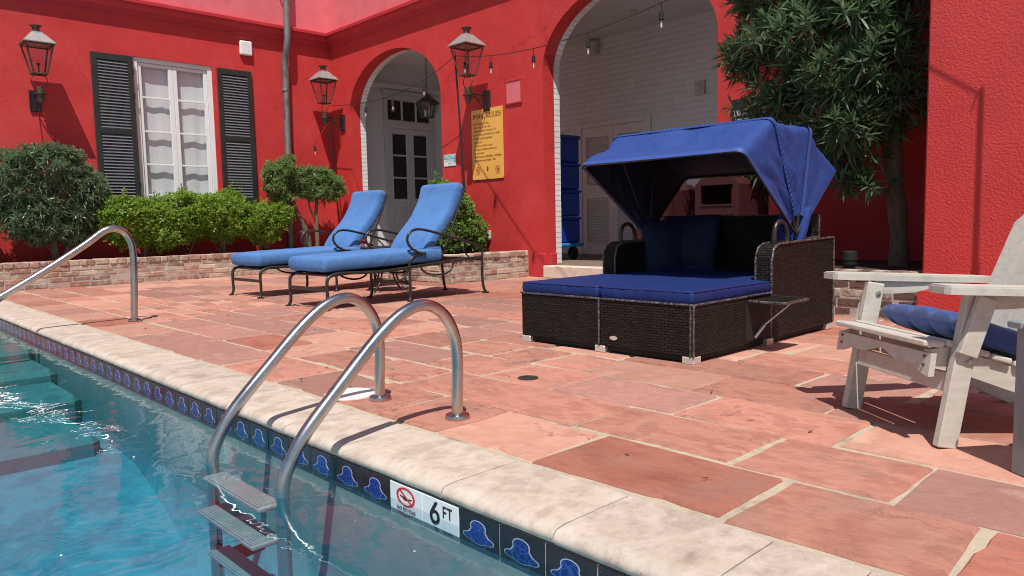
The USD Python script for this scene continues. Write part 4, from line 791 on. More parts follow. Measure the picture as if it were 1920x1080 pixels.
# ------------------------------------------------------------------ string lights
def pole(p0, p1, label, bend=0):
    t = thing('light_pole', label, 'pole', p0); p0, p1 = A(p0, float), A(p1, float)
    obj('pole', tube([p0, (p0+p1)/2+A([0, 0, 0]), p1], [.017, .016, .014], 10), 'black_iron', t, smooth=50, world=True)
    for q in (.3, .62): obj('clamp', tube([p0+(p1-p0)*q-A([0, 0, .03]), p0+(p1-p0)*q+A([0, 0, .03])], .021, 10), 'black_iron', t, smooth=40, world=True)
    obj('hook', tube(smooth_path([p1, p1+A([0, 0, .05]), p1+A([-.03, 0, .07]), p1+A([-.05, 0, .04])], 10), .006, 6), 'black_iron', t, world=True)
pole((7.70, 12.86, .33), (7.52, 12.84, 2.80), 'thin black pole standing in front of the corner lantern')
pole((7.5, 8.77, .33), (7.5, 8.99, 3.40), 'thin black pole leaning up beside the yellow sign')
pole((5.53, .9, 0.), (5.53, .9, 3.32), 'thin black pole by the red block that casts a shadow on it')
P2, P3, P1 = A([7.5, 8.99, 3.40]), A([5.53, .9, 3.32]), A([7.5, 12.84, 3.02])
def cable(label, fn, s):
    t = obj('light_cable', tube(A([fn(q) for q in s]), .0055, 6), 'red_trim' if 'red' in label.split()[:2] else 'black_iron', smooth=60); tag(stage.GetPrimAtPath(t), label, 'cable')
zr = np.polyfit([0, .137, .274, .416, .565, 1], [3.40, 3.19, 3.03, 2.965, 2.985, 3.32], 3)
fr = lambda q: np.r_[(P2+(P3-P2)*q)[:2], np.polyval(zr, q)]
zl = np.polyfit([0, .21, .44, .62, .85, 1], [3.40, 3.165, 3.03, 3.005, 3.08, 3.12], 3)
fl_ = lambda q: np.r_[(P2+(P1-P2)*q)[:2], np.polyval(zl, q)]
cA, cB = A([7.51, 12.86, 2.81]), A([7.0, 13.26, 2.05]); fc = lambda q: cA+(cB-cA)*q-A([0, 0, .10*4*q*(1-q)*.4])
cable('black string light cable from the yellow sign across the big arch', fr, np.linspace(0, 1, 60))
cable('black string light cable crossing the small arch', fl_, np.linspace(0, 1, 30)); cable('short red string light cable from the corner lantern down to the drain pipe', fc, np.linspace(0, 1, 14))
BULB = [None]
def bulb(p, label):
    if BULB[0]: return dup(BULB[0], p, 0, label)
    t = thing('string_bulb', label, 'bulb', p); BULB[0] = t
    obj('cord', tube([(0, 0, 0), (.003, 0, -.06), (0, 0, -.11)], .005, 6), 'black_iron', t, smooth=50)
    obj('socket', lathe([(0, -.085), (.02, -.09), (.023, -.10), (.023, -.145), (.027, -.15), (.027, -.165), (.022, -.17), (.0, -.17)], sides=14), 'rubber', t, smooth=40)
    obj('glass', lathe([(.015, -.17), (.022, -.19), (.036, -.225), (.038, -.245), (.028, -.268), (.010, -.28), (0, -.281)], sides=16), 'bulb_glass', t, smooth=50)
    obj('filament', lathe([(.003, -.172), (.009, -.19), (.009, -.24), (.003, -.245), (0, -.246)], sides=10), 'print_white', t, smooth=50); return t
for q, lb in ((.04, 'string light bulb in front of the lantern between the arches'), (.137, 'string light bulb just right of the lantern between the arches'), (.274, 'string light bulb above and right of the red wall hatch'), (.416, 'string light bulb below the pale speaker in the big arch'), (.565, 'string light bulb highest in the big arch near the top edge'), (.72, 'string light bulb among the upper leaves of the tree'), (.87, 'string light bulb at the far end near the black pole')): bulb(fr(q), lb)
for q, lb in ((.21, 'string light bulb beside the chain of the hanging lantern'), (.44, 'string light bulb in front of the door transom'), (.66, 'string light bulb at the left edge of the small arch')): bulb(fl_(q), lb)
bulb(fc(.42), 'string light bulb on the short cable left of the corner pole')

# ------------------------------------------------------------------ pool rails, ladder, lids
def flange(x, y): return lathe([(.03, .002), (.052, .002), (.054, .010), (.050, .020), (.030, .026), (.0, .027)], (x, y, 0), 24)
RP = [(1.942, 0.0), (1.946, .15), (1.946, .30), (1.915, .405), (1.86, .468), (1.79, .497), (1.715, .488), (1.64, .452), (1.54, .375), (1.40, .243), (1.29, .137), (1.225, .066), (1.175, -.01), (1.150, -.07), (1.145, -.14)]
ld = thing('pool_ladder', 'stainless steel pool ladder with two curved handrails', 'ladder', (1.94, 2.64, 0))
for y, dx in ((2.374, 0), (2.908, -.03)):
    p = smooth_path([(x+dx, y, z) for x, z in RP], 60)
    rl = obj('handrail', tube(np.vstack([p, [(1.142+dx, y, -.22)], [(1.142+dx, y, -.86)]]), .0245, 18), 'steel', ld, smooth=60, world=True)
    obj('flange', flange(1.942+dx, y), 'steel', rl, smooth=40, world=True)
    obj('bumper', tube([(1.14+dx, y-.03, -.50), (1.30, y, -.50)], .03, 10), 'rubber', ld, smooth=40, world=True)
for k, z in enumerate((-.146, -.272, -.45)):
    xc = 1.112
    tr = obj('tread', bbox(xc-.045-.03*(k == 1), xc+.045, 2.40, 2.885, z-.02, z, .006), 'tread_plastic', ld, world=True)
    obj('grip_rib', cat([bbox(xc-.042-.03*(k == 1)+q*.0105, xc-.038-.03*(k == 1)+q*.0105, 2.41, 2.875, z, z+.003) for q in range(8)]), 'tread_plastic', tr, world=True)
gr = thing('grab_rail', 'stainless steel grab rail by the pool steps at the left', 'handrail', (2.13, 7.18, 0))
p = smooth_path([(2.128, 7.18, 0), (2.145, 7.18, .3), (2.155, 7.18, .60), (2.145, 7.18, .70), (2.105, 7.18, .79), (2.03, 7.18, .838), (1.94, 7.18, .825), (1.84, 7.18, .755), (1.70, 7.18, .655), (1.40, 7.18, .46), (1.10, 7.18, .28), (.7, 7.18, .03), (.4, 7.18, -.15)], 70)
obj('handrail', tube(p, .030, 18), 'steel', gr, smooth=60, world=True); obj('flange', flange(2.128, 7.18), 'steel', gr, smooth=40, world=True)
lid = obj('skimmer_lid', lathe([(.125, .001), (.125, .006), (.118, .008), (.110, .0065), (0, .0065)], (1.875, 3.11, 0), 32), 'print_white', smooth=30); tag(stage.GetPrimAtPath(lid), 'round white skimmer lid in the paving behind the ladder', 'lid')
dn = thing('floor_drain', 'round dark floor drain in front of the wicker daybed', 'drain', (2.71, 2.72, 0))
obj('rim', lathe([(.054, .001), (.054, .005), (.047, .006), (.046, .001)], (2.71, 2.72, 0), 28), 'cast_iron', dn, smooth=30, world=True)
obj('grate', prism(union_all([Point(0, 0).buffer(.047, 16)]).difference(union_all([sbox(-.04+.0*k, -.032+k*.013, .04, -.026+k*.013) for k in range(5)])), .003)[0]+A([2.71, 2.72, .001]) if 0 else cat([(lambda m: (m[0]+A([2.71, 2.72, .0015]), m[1]))(prism(Point(0, 0).buffer(.047, 16).difference(union_all([sbox(-.036, -.034+k*.0145, .036, -.027+k*.0145) for k in range(5)])), .003))]), 'cast_iron', dn, world=True)

# ------------------------------------------------------------------ loungers
def make_chaise(label, loc, rotz):
    """local x runs from the foot to the head, y across"""
    t = thing('chaise_lounge', label, 'lounge chair', loc, rotz, group=None)
    hw, zr = .36, .335
    for s in (-1, 1):
        y = s*hw
        obj('side_rail', tube(round_path([(.055, y, .22), (.06, y, .315), (.16, y, zr+.02), (.7, y, zr+.005), (2.13, y, zr+.095)], .09, 7), .017, 10), 'chaise_metal', t, smooth=50)
        for xf, xt in ((.07, .10), (1.06, 1.07), (2.16, 2.12)):
            zt = .235 if xf < .5 else (.345 if xf < 1.5 else zr+.09)
            pth = [(.035, y+s*.012, .008), (.055, y, .05), (.058, y, .14), (.055, y, zt)] if xf < .5 else ([(1.05, y+s*.012, .008), (1.068, y, .05), (1.07, y, .2), (1.07, y, zt), (1.075, y, .42), (1.11, y, .468), (1.18, y, .49), (1.265, y, .50)] if xf < 1.5 else [(2.18, y+s*.015, .008), (2.155, y, .05), (2.13, y, .22), (2.125, y, zt)])
            obj('leg', cat([tube(smooth_path(pth, 22), .0165, 9), cbox((pth[0][0], pth[0][1], .007), (.06, .04, .014), .005)]), 'chaise_metal', t, smooth=50)
        obj('armrest', tube(smooth_path([(1.27, y, .50), (1.16, y+s*.01, .53), (1.06, y+s*.02, .595), (1.03, y+s*.025, .675), (1.08, y+s*.025, .745), (1.18, y+s*.025, .768), (1.36, y+s*.02, .742), (1.75, y+s*.015, .648), (2.08, y+s*.005, .555), (2.135, y, .525), (2.13, y, .43)], 60), .0145, 9), 'chaise_metal', t, smooth=60)
        obj('knob', lathe([(0, -.02), (.02, -.02), (.026, 0), (.02, .02), (0, .02)], (1.27, y, .50), 12), 'chaise_metal', t, smooth=50)
        obj('scroll', tube(smooth_path([(.62, y, .33), (.70, y, .26), (.85, y, .225), (.98, y, .25), (1.04, y, .34)], 18), .011, 8), 'chaise_metal', t, smooth=60)
        obj('scroll', tube(smooth_path([(1.22, y, .36), (1.30, y, .285), (1.45, y, .26), (1.62, y, .285), (1.68, y, .38)], 18), .011, 8), 'chaise_metal', t, smooth=60)
        obj('recline_strut', beam((1.75, s*.30, .64), (1.98, s*.30, .43), .02, .012, .003), 'chaise_metal', t)
    for x, z in ((.057, .20), (1.07, .20), (2.14, .40)): obj('cross_bar', cbox((x, 0, z), (.022, 2*hw, .035), .006), 'chaise_metal', t)
    obj('front_bar', tube([(.12, -hw, zr+.0), (.12, hw, zr)], .013, 8), 'chaise_metal', t, smooth=50)
    obj('sling', cat([beam((.12, 0, zr-.005), (1.5, 0, zr+.035), 2*hw-.02, .006), beam((1.5, 0, zr+.04), (2.1, 0, zr+.085), 2*hw-.02, .006)]), 'sling_mesh', t)
    v, f = boxcush(1.50, .70, .145, .045, (60, 28, 8), seed=3, wob=.006, crown=.012, bulge=.008); v = v+A([.79, 0, .445]); v[:, 2] += (v[:, 0]-.05)*.028; obj('seat_cushion', (v, f), 'chaise_fabric', t, smooth=60)
    # back cushion follows a slightly S shaped recline
    v, f = boxcush(1.0, .66, .145, .05, (46, 26, 8), seed=5, wob=.006, crown=.012, bulge=.008); v[:, 1] *= 1-.05*np.cos(v[:, 0]*3.1)
    q = (v[:, 0]+.50)/1.0; sx_ = np.interp(q, [0, .2, .5, .8, 1], [1.40, 1.465, 1.64, 1.79, 1.865]); szz = np.interp(q, [0, .2, .5, .8, 1], [.46, .64, .90, 1.17, 1.34])
    from scipy.interpolate import CubicSpline
    c1 = CubicSpline([0, .2, .5, .8, 1], [1.36, 1.44, 1.645, 1.80, 1.86]); c2 = CubicSpline([0, .2, .5, .8, 1], [.47, .635, .855, 1.10, 1.275])
    T = np.stack([c1(q, 1), c2(q, 1)], 1); T /= np.linalg.norm(T, axis=1, keepdims=True)
    V = np.stack([c1(q)-T[:, 1]*v[:, 2], v[:, 1], c2(q)+T[:, 0]*v[:, 2]], 1)
    obj('back_cushion', (V, f), 'chaise_fabric', t, smooth=60)
    obj('back_frame', cat([tube([(1.48+.05, s*.31, .40), (1.72, s*.31, .76), (1.93, s*.31, 1.22)], .012, 8) for s in (-1, 1)]+[tube([(1.93, -.31, 1.22), (1.93, .31, 1.22)], .012, 8)]), 'chaise_metal', t, smooth=50)
    for s in (-1, 1): obj('strap', cbox((1.47, s*.335, .52), (.12, .012, .10), .005), 'piping_fabric' if 0 else 'chaise_fabric', t)
    return t
ch = make_chaise('nearer blue cushioned lounge chair with black metal frame', (3.60, 6.79, 0), 1.5)
dup(ch, (3.75, 8.56, 0), 1.5, 'farther blue cushioned lounge chair with black metal frame')
st = thing('side_table', 'low dark metal side table between the two blue lounge chairs', 'table', (5.25, 7.72, 0))
obj('table_top', lathe([(0, .53), (.31, .53), (.325, .538), (.325, .552), (.315, .558), (0, .558)], (5.25, 7.72, 0), 32), 'chaise_metal', st, smooth=40, world=True)
for q in range(4):
    a = q*math.pi/2+.4; obj('leg', tube(smooth_path([(5.25+.28*math.cos(a), 7.72+.28*math.sin(a), .53), (5.25+.12*math.cos(a), 7.72+.12*math.sin(a), .25), (5.25+.30*math.cos(a), 7.72+.30*math.sin(a), .008)], 16), .011, 8), 'chaise_metal', st, smooth=50, world=True)

# ------------------------------------------------------------------ wicker daybed
db = thing('wicker_daybed', 'dark brown wicker daybed with a blue folding canopy', 'daybed', (4.45, 2.93, 0))
X0, X1, X2, Y0, Y1, YM = 3.555, 4.455, 5.40, 2.25, 3.62, 2.93
for y0, y1 in ((Y0, YM-.002), (YM+.002, Y1)): obj('front_module', bbox(X0, X1-.003, y0, y1, .045, .335, .008), 'wicker', db, world=True)
# rear module; bounds of the black panel drawn for the shaded recess under the shelf
ox0, ox1, oz0, oz1 = 4.13, 4.44, .06, .30
obj('rear_module', bbox(X1+.001, X2, Y0+.11, Y1-.11, .045, .335, .006), 'wicker', db, world=True)
def edge(pts, r=.0068, par=None): return obj('braided_edge', tube(round_path(pts, .02, 4), r, 8), 'wicker_edge', par or db, smooth=60, world=True)
for y in (Y0-.001, YM): edge([(X0-.002, y, .05), (X0-.002, y, .338), (X1, y, .338)] if y < YM else [(X0-.002, y, .05), (X0-.002, y, .338)])
edge([(X0-.002, Y0, .338), (X0-.002, Y1, .338)]); edge([(X0-.002, Y0+.02, .05), (X0-.002, Y0+.02, .335)], .006); edge([(X0, Y1, .338), (X1, Y1, .338)])
ap = Polygon([(X1, .045), (X2, .045), (X2, .665)]+[(X1+.10-.10*math.sin(q), .645-.10+.10*math.cos(q)) for q in np.linspace(0, math.pi/2, 8)])
for y0 in (Y0, Y1-.11):
    arm = obj('side_panel', place(prism(ap, .11), (0, y0+.11, 0), (1, 0, 0), (0, 0, 1), (0, -1, 0)), 'wicker', db, world=True)
    for yy in (y0, y0+.11): edge([(X1, yy, .05), (X1, yy, .54), (X1+.03, yy, .62), (X1+.10, yy, .648), (X2, yy, .668), (X2, yy, .05)], .008, arm)
    hp = smooth_path([(4.60, y0+.055, .64), (4.60, y0+.055, .72), (4.63, y0+.055, .775), (4.69, y0+.055, .79), (4.745, y0+.055, .765), (4.775, y0+.055, .71), (4.775, y0+.055, .65)], 26)
    obj('handle', tube(hp, .016, 10), 'black_iron', db, smooth=60, world=True)
bk = obj('back_panel', bbox(X2-.10, X2+.002, Y0+.112, Y1-.112, .045, .83, .012), 'wicker', db, world=True)
edge([(X2+.002, Y0+.112, .67), (X2+.002, Y0+.112, .83), (X2+.002, Y1-.112, .83), (X2+.002, Y1-.112, .67)], .009, bk)
for x, y in ((X0+.04, Y0+.04), (X0+.04, YM), (X0+.04, Y1-.04), (X1, Y0+.04), (X2-.05, Y0+.04), (X2-.05, Y1-.04), (X1, Y1-.04)): obj('foot', bbox(x-.04, x+.04, y-.04, y+.04, 0, .044, .005), 'print_white' if 0 else 'logo_metal', db, world=True)
obj('inset_skirt', bbox(X0+.03, X2-.03, Y0+.03, Y1-.03, .012, .044), 'rubber', db, world=True)
obj('name_badge', place(affinity_scale := prism(affinity.scale(Point(0, 0).buffer(1, 20), .028, .013), .004), (X0-.001, 2.815, .10), *WB), 'logo_metal', db, world=True)
# shelf with its strut; a flat black panel paints the dark recess below
obj('shelf_opening', bbox(ox0, ox1, Y0-.0035, Y0+.02, oz0, oz1), 'rubber', db, world=True)
sf = obj('fold_down_shelf', bbox(4.149, 4.47, 2.01, 2.247, .302, .318, .004), 'wicker', db, world=True)
edge([(4.149, 2.245, .31), (4.149, 2.01, .31), (4.47, 2.01, .31), (4.47, 2.245, .31)], .009, sf)
obj('shelf_strut', cat([tube([(4.44, 2.09, .30), (4.30, 2.215, .15)], .006, 8), tube([(4.30, 2.215, .15), (4.235, 2.243, .075)], .010, 8)]), 'logo_metal', db, smooth=50, world=True)
# seat pads
def pad(x0, x1, y0, y1, z, th, seed, name='seat_pad'):
    v, f = boxcush(x1-x0, y1-y0, th, .020, (44, 34, 6), seed=seed, wob=.005, crown=.007, bulge=.005); c = A([(x0+x1)/2, (y0+y1)/2, z+th/2])
    p = obj(name, (v+c, f), 'pad_fabric', db, smooth=60, world=True)
    for zz in (z+th*.95, z+th*.05):
        w, h = (x1-x0)/2-.002, (y1-y0)/2-.002; pts = round_path([(c[0]-w, c[1], zz), (c[0]-w, c[1]-h, zz), (c[0]+w, c[1]-h, zz), (c[0]+w, c[1]+h, zz), (c[0]-w, c[1]+h, zz), (c[0]-w, c[1]+.01, zz)], .02, 6)
        obj('piping', tube(pts, .0045, 6), 'piping_fabric', p, smooth=60, world=True)
pad(3.56, 4.47, 2.262, 2.920, .338, .074, 1); pad(3.555, 4.47, 2.942, 3.610, .338, .074, 2); pad(4.475, 5.29, 2.365, 2.93, .338, .076, 3); pad(4.475, 5.29, 2.935, 3.505, .338, .076, 4)
# canopy: four hoops from the pivots on the arms, cloth between them
PV = {0: A([4.94, 2.30, .70]), 1: A([4.94, 3.565, .70])}
HO = [(4.155, 1.235), (4.535, 1.452), (5.075, 1.44), (5.52, 1.175)]
def hoop(x, z, n=150, y0=2.285, y1=3.585):
    p = round_path([tuple(PV[0]), (x, y0, z), (x, y1, z), tuple(PV[1])], .06, 12); d = np.r_[0, np.cumsum(np.linalg.norm(np.diff(p, axis=0), axis=1))]
    s = np.linspace(0, d[-1], n); return np.stack([np.interp(s, d, p[:, k]) for k in range(3)], 1)
HP = [hoop(x, z) for x, z in HO]
for k, h in enumerate(HP):
    o = (h-A([4.94, 2.93, .7])); h2 = h-o/np.linalg.norm(o, axis=1, keepdims=True)*.018
    obj('canopy_hoop', tube(h2, .010, 8), 'black_iron', db, smooth=60, world=True)
def sheet(a, b, n, sag, seed, k0=3, wr=.011, off=0.):
    """cloth between two hoops with wrinkles; a, b: arrays along the hoop"""
    a, b = a[k0+4:len(a)-2], b[k0+4:len(b)-2]; R = []
    ctr = A([4.94, 2.93, .85])
    for t in np.linspace(0, 1, n):
        m = a*(1-t)+b*t; nn = m-ctr; nn /= np.linalg.norm(nn, axis=1, keepdims=True)
        s = np.arange(len(m))/len(m)
        w = meshkit.fbm(np.stack([s*26+t*4.5, np.full(len(m), t*2.2), np.full(len(m), seed*4.)], -1), 3, seed)-.5
        w2 = meshkit.fbm(np.stack([s*5-t*2, np.full(len(m), t*1.3), np.full(len(m), seed*2.)], -1), 2, seed+3)-.5
        env = math.sin(math.pi*t)**.7 if 0 < t < 1 else 0
        R.append(m+nn*(env*(-sag+w*wr*3.2+w2*wr*2.2)+w*.006-off)[:, None])
    return loft(R, closed=False, cap=False)
for k, (sag, wr) in enumerate(((.012, .020), (.020, .017), (.024, .013))):
    obj('canopy_panel', sheet(HP[k], HP[k+1], 14, sag, k+1, wr=wr), 'canopy_fabric', db, smooth=80, world=True)
    obj('canopy_lining', sheet(HP[k], HP[k+1], 14, sag, k+1, wr=wr, off=.006), 'lining_fabric', db, smooth=80, world=True)  # added dark sheet under the cloth, stands in for the shaded interior
def strip(h, w, name, m, seed, lift=.006, ruf=0.):
    """band of cloth along a hoop"""
    m_ = max(4, len(h)//20); hh = h[m_:-max(3, len(h)//40)]; tx = np.gradient(hh, axis=0); tx /= np.linalg.norm(tx, axis=1, keepdims=True); ctr = A([4.94, 2.93, .85]); nn = hh-ctr; nn /= np.linalg.norm(nn, axis=1, keepdims=True); sd = np.cross(tx, nn)
    q = np.arange(len(hh)); rr = ruf*np.sin(q*2.1)
    R = [hh+sd*w*s+nn*(lift+(rr if abs(s) < .4 else 0*rr))[:, None] for s in (-.5, -.2, .2, .5)]
    obj(name, loft(R, False, False), m, db, smooth=80, world=True)
def ups(h, n): 
    s = np.linspace(0, len(h)-1, n); return np.stack([np.interp(s, np.arange(len(h)), h[:, k]) for k in range(3)], 1)
strip(HP[0], .028, 'canopy_hem', 'canopy_band_fabric', 1, .004); strip(HP[2], .055, 'canopy_band', 'canopy_band_fabric', 2, .007); strip(HP[3], .03, 'canopy_hem', 'canopy_band_fabric', 3, .005)
strip(ups(HP[1], 260), .030, 'ruched_seam', 'canopy_fabric', 4, .006, .007)
# pillows
def pillow(label, c, n, w, h, th, seed, m='pillow_fabric', tilt=0):
    v, f = puff(w, h, th, 26, 22, seed=seed, wob=.012, crown=.55); n = A(n, float)/np.linalg.norm(n); u = np.cross([0, 0, 1.], n); u /= np.linalg.norm(u); u = u*math.cos(tilt)+np.cross(n, u)*math.sin(tilt); w_ = np.cross(n, u)
    p = obj('pillow', (v@np.stack([u, w_, n])+A(c), f), m, smooth=60); tag(stage.GetPrimAtPath(p), label, 'pillow')
pillow('navy pillow leaning on the daybed back behind the left half', (5.16, 3.32, .63), (-1, -.15, .35), .50, .46, .17, 1)
pillow('navy pillow at the left arm of the daybed, farthest left', (5.02, 3.42, .60), (-.6, -1, .3), .42, .44, .15, 2)
pillow('bright blue pillow standing at the right end of the daybed back', (5.13, 2.47, .66), (-.8, .7, .30), .46, .46, .15, 3, 'canopy_fabric')

# ------------------------------------------------------------------ Adirondack chair; local: x backwards, y to its far side
AD = (3.02, 1.015, 0)
ad = thing('adirondack_chair', 'bleached wooden Adirondack chair with scalloped front apron at the right edge', 'chair', AD, -36.87)
for s in (-1, 1):
    y = s*.285
    # front leg, a leaning board
    lg = obj('front_leg', beam((0, y, 0), (.095, y, .535), .034, .075, .004, up=(-1, 0, .18)), 'bleached_wood', ad)
    obj('bolt', cat([lathe([(.013, 0), (.013, .004), (.006, .006), (0, .006)], (0, 0, 0), 10)]) if 0 else cbox((.062, y-.019, .30), (.018, .006, .018), .003), 'bolt_metal', lg)
    obj('bracket', beam((.05, y+s*.028, .33), (.115, y+s*.035, .53), .024, .07, .003, up=(-1, 0, .2)), 'bleached_wood', ad)
    # side stringer down to the back foot
    sp = Polygon([(-.055, .285), (-.05, .345), (.02, .352), (.30, .262), (.55, .16), (.80, .03), (.80, 0.0), (.69, 0.0), (.40, .135), (.10, .245)])
    obj('stringer', place(prism(sp, .026), (0, s*.245+.013, 0), (1, 0, 0), (0, 0, 1), (0, -1, 0)), 'bleached_wood', ad)
    # arm
    ay = s*.335
    ou = Polygon([(-.085, -.035), (-.075, -.055), (-.03, -.062), (.2, -.06), (.62, -.045), (.66, -.03), (.66, .03), (.62, .045), (.2, .06), (-.03, .062), (-.075, .055), (-.085, .035)])
    v, f = prism(ou, .024); v[:, 2] += .553-(v[:, 0]+.085)*.052; v[:, 1] += ay
    obj('arm', (v, f), 'bleached_wood', ad)
    v, f = prism(ou.buffer(-.006), .006); v[:, 2] += .577-(v[:, 0]+.085)*.052; v[:, 1] += ay; obj('arm_top', (v, f), 'bleached_wood', ad)
    # arched rail below the arm
    rp_ = Polygon([(.10, .552), (.10, .487), (.20, .485), (.28, .487)]+[(.28+.30*q/8, .487+.035*math.sin(math.pi/2*q/8)) for q in range(1, 9)]+[(.62, .522)])
    obj('arm_rail', place(prism(rp_, .022), (0, s*.30+.011, 0), (1, 0, 0), (0, 0, 1), (0, -1, 0)), 'bleached_wood', ad)
obj('front_stretcher', cbox((.028, 0, .225), (.024, .535, .07), .003, rotm([0, 1, 0], 10)), 'bleached_wood', ad)
obj('rear_stretcher', beam((.60, -.24, .21), (.60, .24, .21), .024, .08, .003), 'bleached_wood', ad)
# scalloped apron
yy = np.linspace(-.285, .285, 57); uu_ = (yy+.285)/.57; tk = .052+.020*np.cos(2*math.pi*uu_)+.009*np.cos(6*math.pi*uu_)
apn = Polygon([(y, .352) for y in yy]+[(y, .352-t_) for y, t_ in list(zip(yy, tk))[::-1]])
obj('apron', place(prism(apn, .022), (-.104, 0, -.014), (0, 1, 0), (.12, 0, .993), (1, 0, 0)), 'bleached_wood', ad)
for k in range(6):
    xk = -.045+k*.088; zk = .368-.0*k-(max(xk-.02, 0))*.33
    obj('seat_slat', cbox((xk, 0, zk), (.080, .56, .022), .006, rotm([0, 1, 0], 16 if k else 6)), 'bleached_wood', ad)
for k in range(5):
    y = (k-2)*.105; top = .895-.03*abs(k-2)**1.6*.6; b0 = A([.435, y*.92, .20]); dz = A([.42, y*.10, .90]); dz = dz/np.linalg.norm(dz); L = (top-.20)/dz[2]
    w = .087; sl = Polygon([(-w/2, 0), (w/2, 0), (w/2, L-.03), (w/2-.03, L), (-w/2+.03, L), (-w/2, L-.03)]) if abs(k-2) < 2 else Polygon([(-w/2, 0), (w/2, 0), (w/2, L-(.07 if k == 4 else .01)), (w/2-(.06 if k == 4 else .02), L), (-w/2+(.06 if k == 0 else .02), L), (-w/2, L-(.07 if k == 0 else .01))])
    uu = A([0, 1., 0]); nn_ = np.cross(uu, dz); obj('back_slat', place(prism(sl, .022), b0, uu, dz, nn_), 'bleached_wood', ad)
for z, xx in ((.50, .575), (.76, .70)): obj('back_batten', cbox((xx+.028, 0, z), (.024, .52, .06), .003, rotm([0, 1, 0], 25)), 'bleached_wood', ad)
# bolts and screws that show
obj('bolt', place(lathe([(.013, 0), (.013, .004), (.007, .007), (0, .007)], sides=12), (.075, -.303, .305), (1, 0, 0), (0, 0, 1), (0, -1, 0)), 'bolt_metal', ad, smooth=40)
for x, z in ((.10, .49),): obj('bolt', place(lathe([(.012, 0), (.012, .004), (.007, .007), (0, .007)], sides=12), (x, .267, z), (1, 0, 0), (0, 0, 1), (0, -1, 0)), 'bolt_metal', ad, smooth=40)
for x, y, z in ((-.066, -.255, .335), (-.069, -.255, .305), (-.066, .255, .335), (-.069, .255, .305)): obj('screw', cbox((x, y, z-.012), (.006, .010, .010), .002), 'screw_hole', ad)
# cushion on the chair seat, with its paper tag
def ad_w(p): c, s_ = math.cos(math.radians(-36.87)), math.sin(math.radians(-36.87)); return np.stack([AD[0]+p[:, 0]*c-p[:, 1]*s_, AD[1]+p[:, 0]*s_+p[:, 1]*c, p[:, 2]], 1)
v, f = puff(.46, .50, .115, 60, 60, seed=8, wob=.008, crown=.12)
for gx in (-.115, .0, .115):
    for gy in (-.125, 0, .125): v[:, 2] -= np.sign(v[:, 2])*.034*np.exp(-((v[:, 0]-gx)**2+(v[:, 1]-gy)**2)/.0012)
v[:, 2] *= 1-.45*np.exp(-(np.minimum(np.abs(v[:, 1]-.0625), np.abs(v[:, 1]+.0625))/.014)**2)-.45*np.exp(-(np.minimum(np.abs(v[:, 1]-.19), np.abs(v[:, 1]+.19))/.014)**2)
q = v[:, 0]+.23; v = np.stack([.09+q*.93, v[:, 1]*.92, v[:, 2]+.425-q*.30], 1)
cu = obj('seat_cushion', (ad_w(v), f), 'navy_cushion', smooth=60); tag(stage.GetPrimAtPath(cu), 'tufted navy cushion lying on the Adirondack chair seat', 'cushion')
tg = []
for k in range(3):
    u_, v_ = np.meshgrid(np.linspace(0, 1, 10), np.linspace(0, 1, 6), indexing='ij'); px = .40+.02*k+u_*.03+v_*.07; pz = .335-.012*k-u_*.13+.015*np.sin(u_*5+v_*3+k); py = -.27-.012*k-.03*np.sin(u_*3+k*.4)-.01*v_
    ii = np.arange(60).reshape(10, 6); a, b, c, d = ii[:-1, :-1].ravel(), ii[1:, :-1].ravel(), ii[1:, 1:].ravel(), ii[:-1, 1:].ravel()
    tg.append((ad_w(np.stack([px, py, pz], -1).reshape(-1, 3)), np.vstack([np.stack([a, b, c], 1), np.stack([a, c, d], 1)])))
obj('care_tag', cat(tg), 'tag_paper', cu, smooth=60)
# grey side table cut by the right edge
gt = thing('grey_table', 'weathered grey wooden side table cut off by the right edge', 'table', (2.72, .49, 0))
gb, gs_ = A([.8, -.6, 0]), A([.6, .8, 0])
for k in range(4): obj('top_board', cbox(A([2.785, .358, .474])+gs_*(k-1.5)*.066, (.41, .062, .024), .005, rotm([0, 0, 1], -36.87)), 'grey_wood', gt, world=True)
for a, b in ((-.165, .085), (.165, .085), (-.165, -.085), (.165, -.085)): obj('leg', cbox(A([2.785, .358, .2305])+gb*a+gs_*b, (.034, .06, .461), .004, rotm([0, 0, 1], -36.87)), 'grey_wood', gt, world=True)

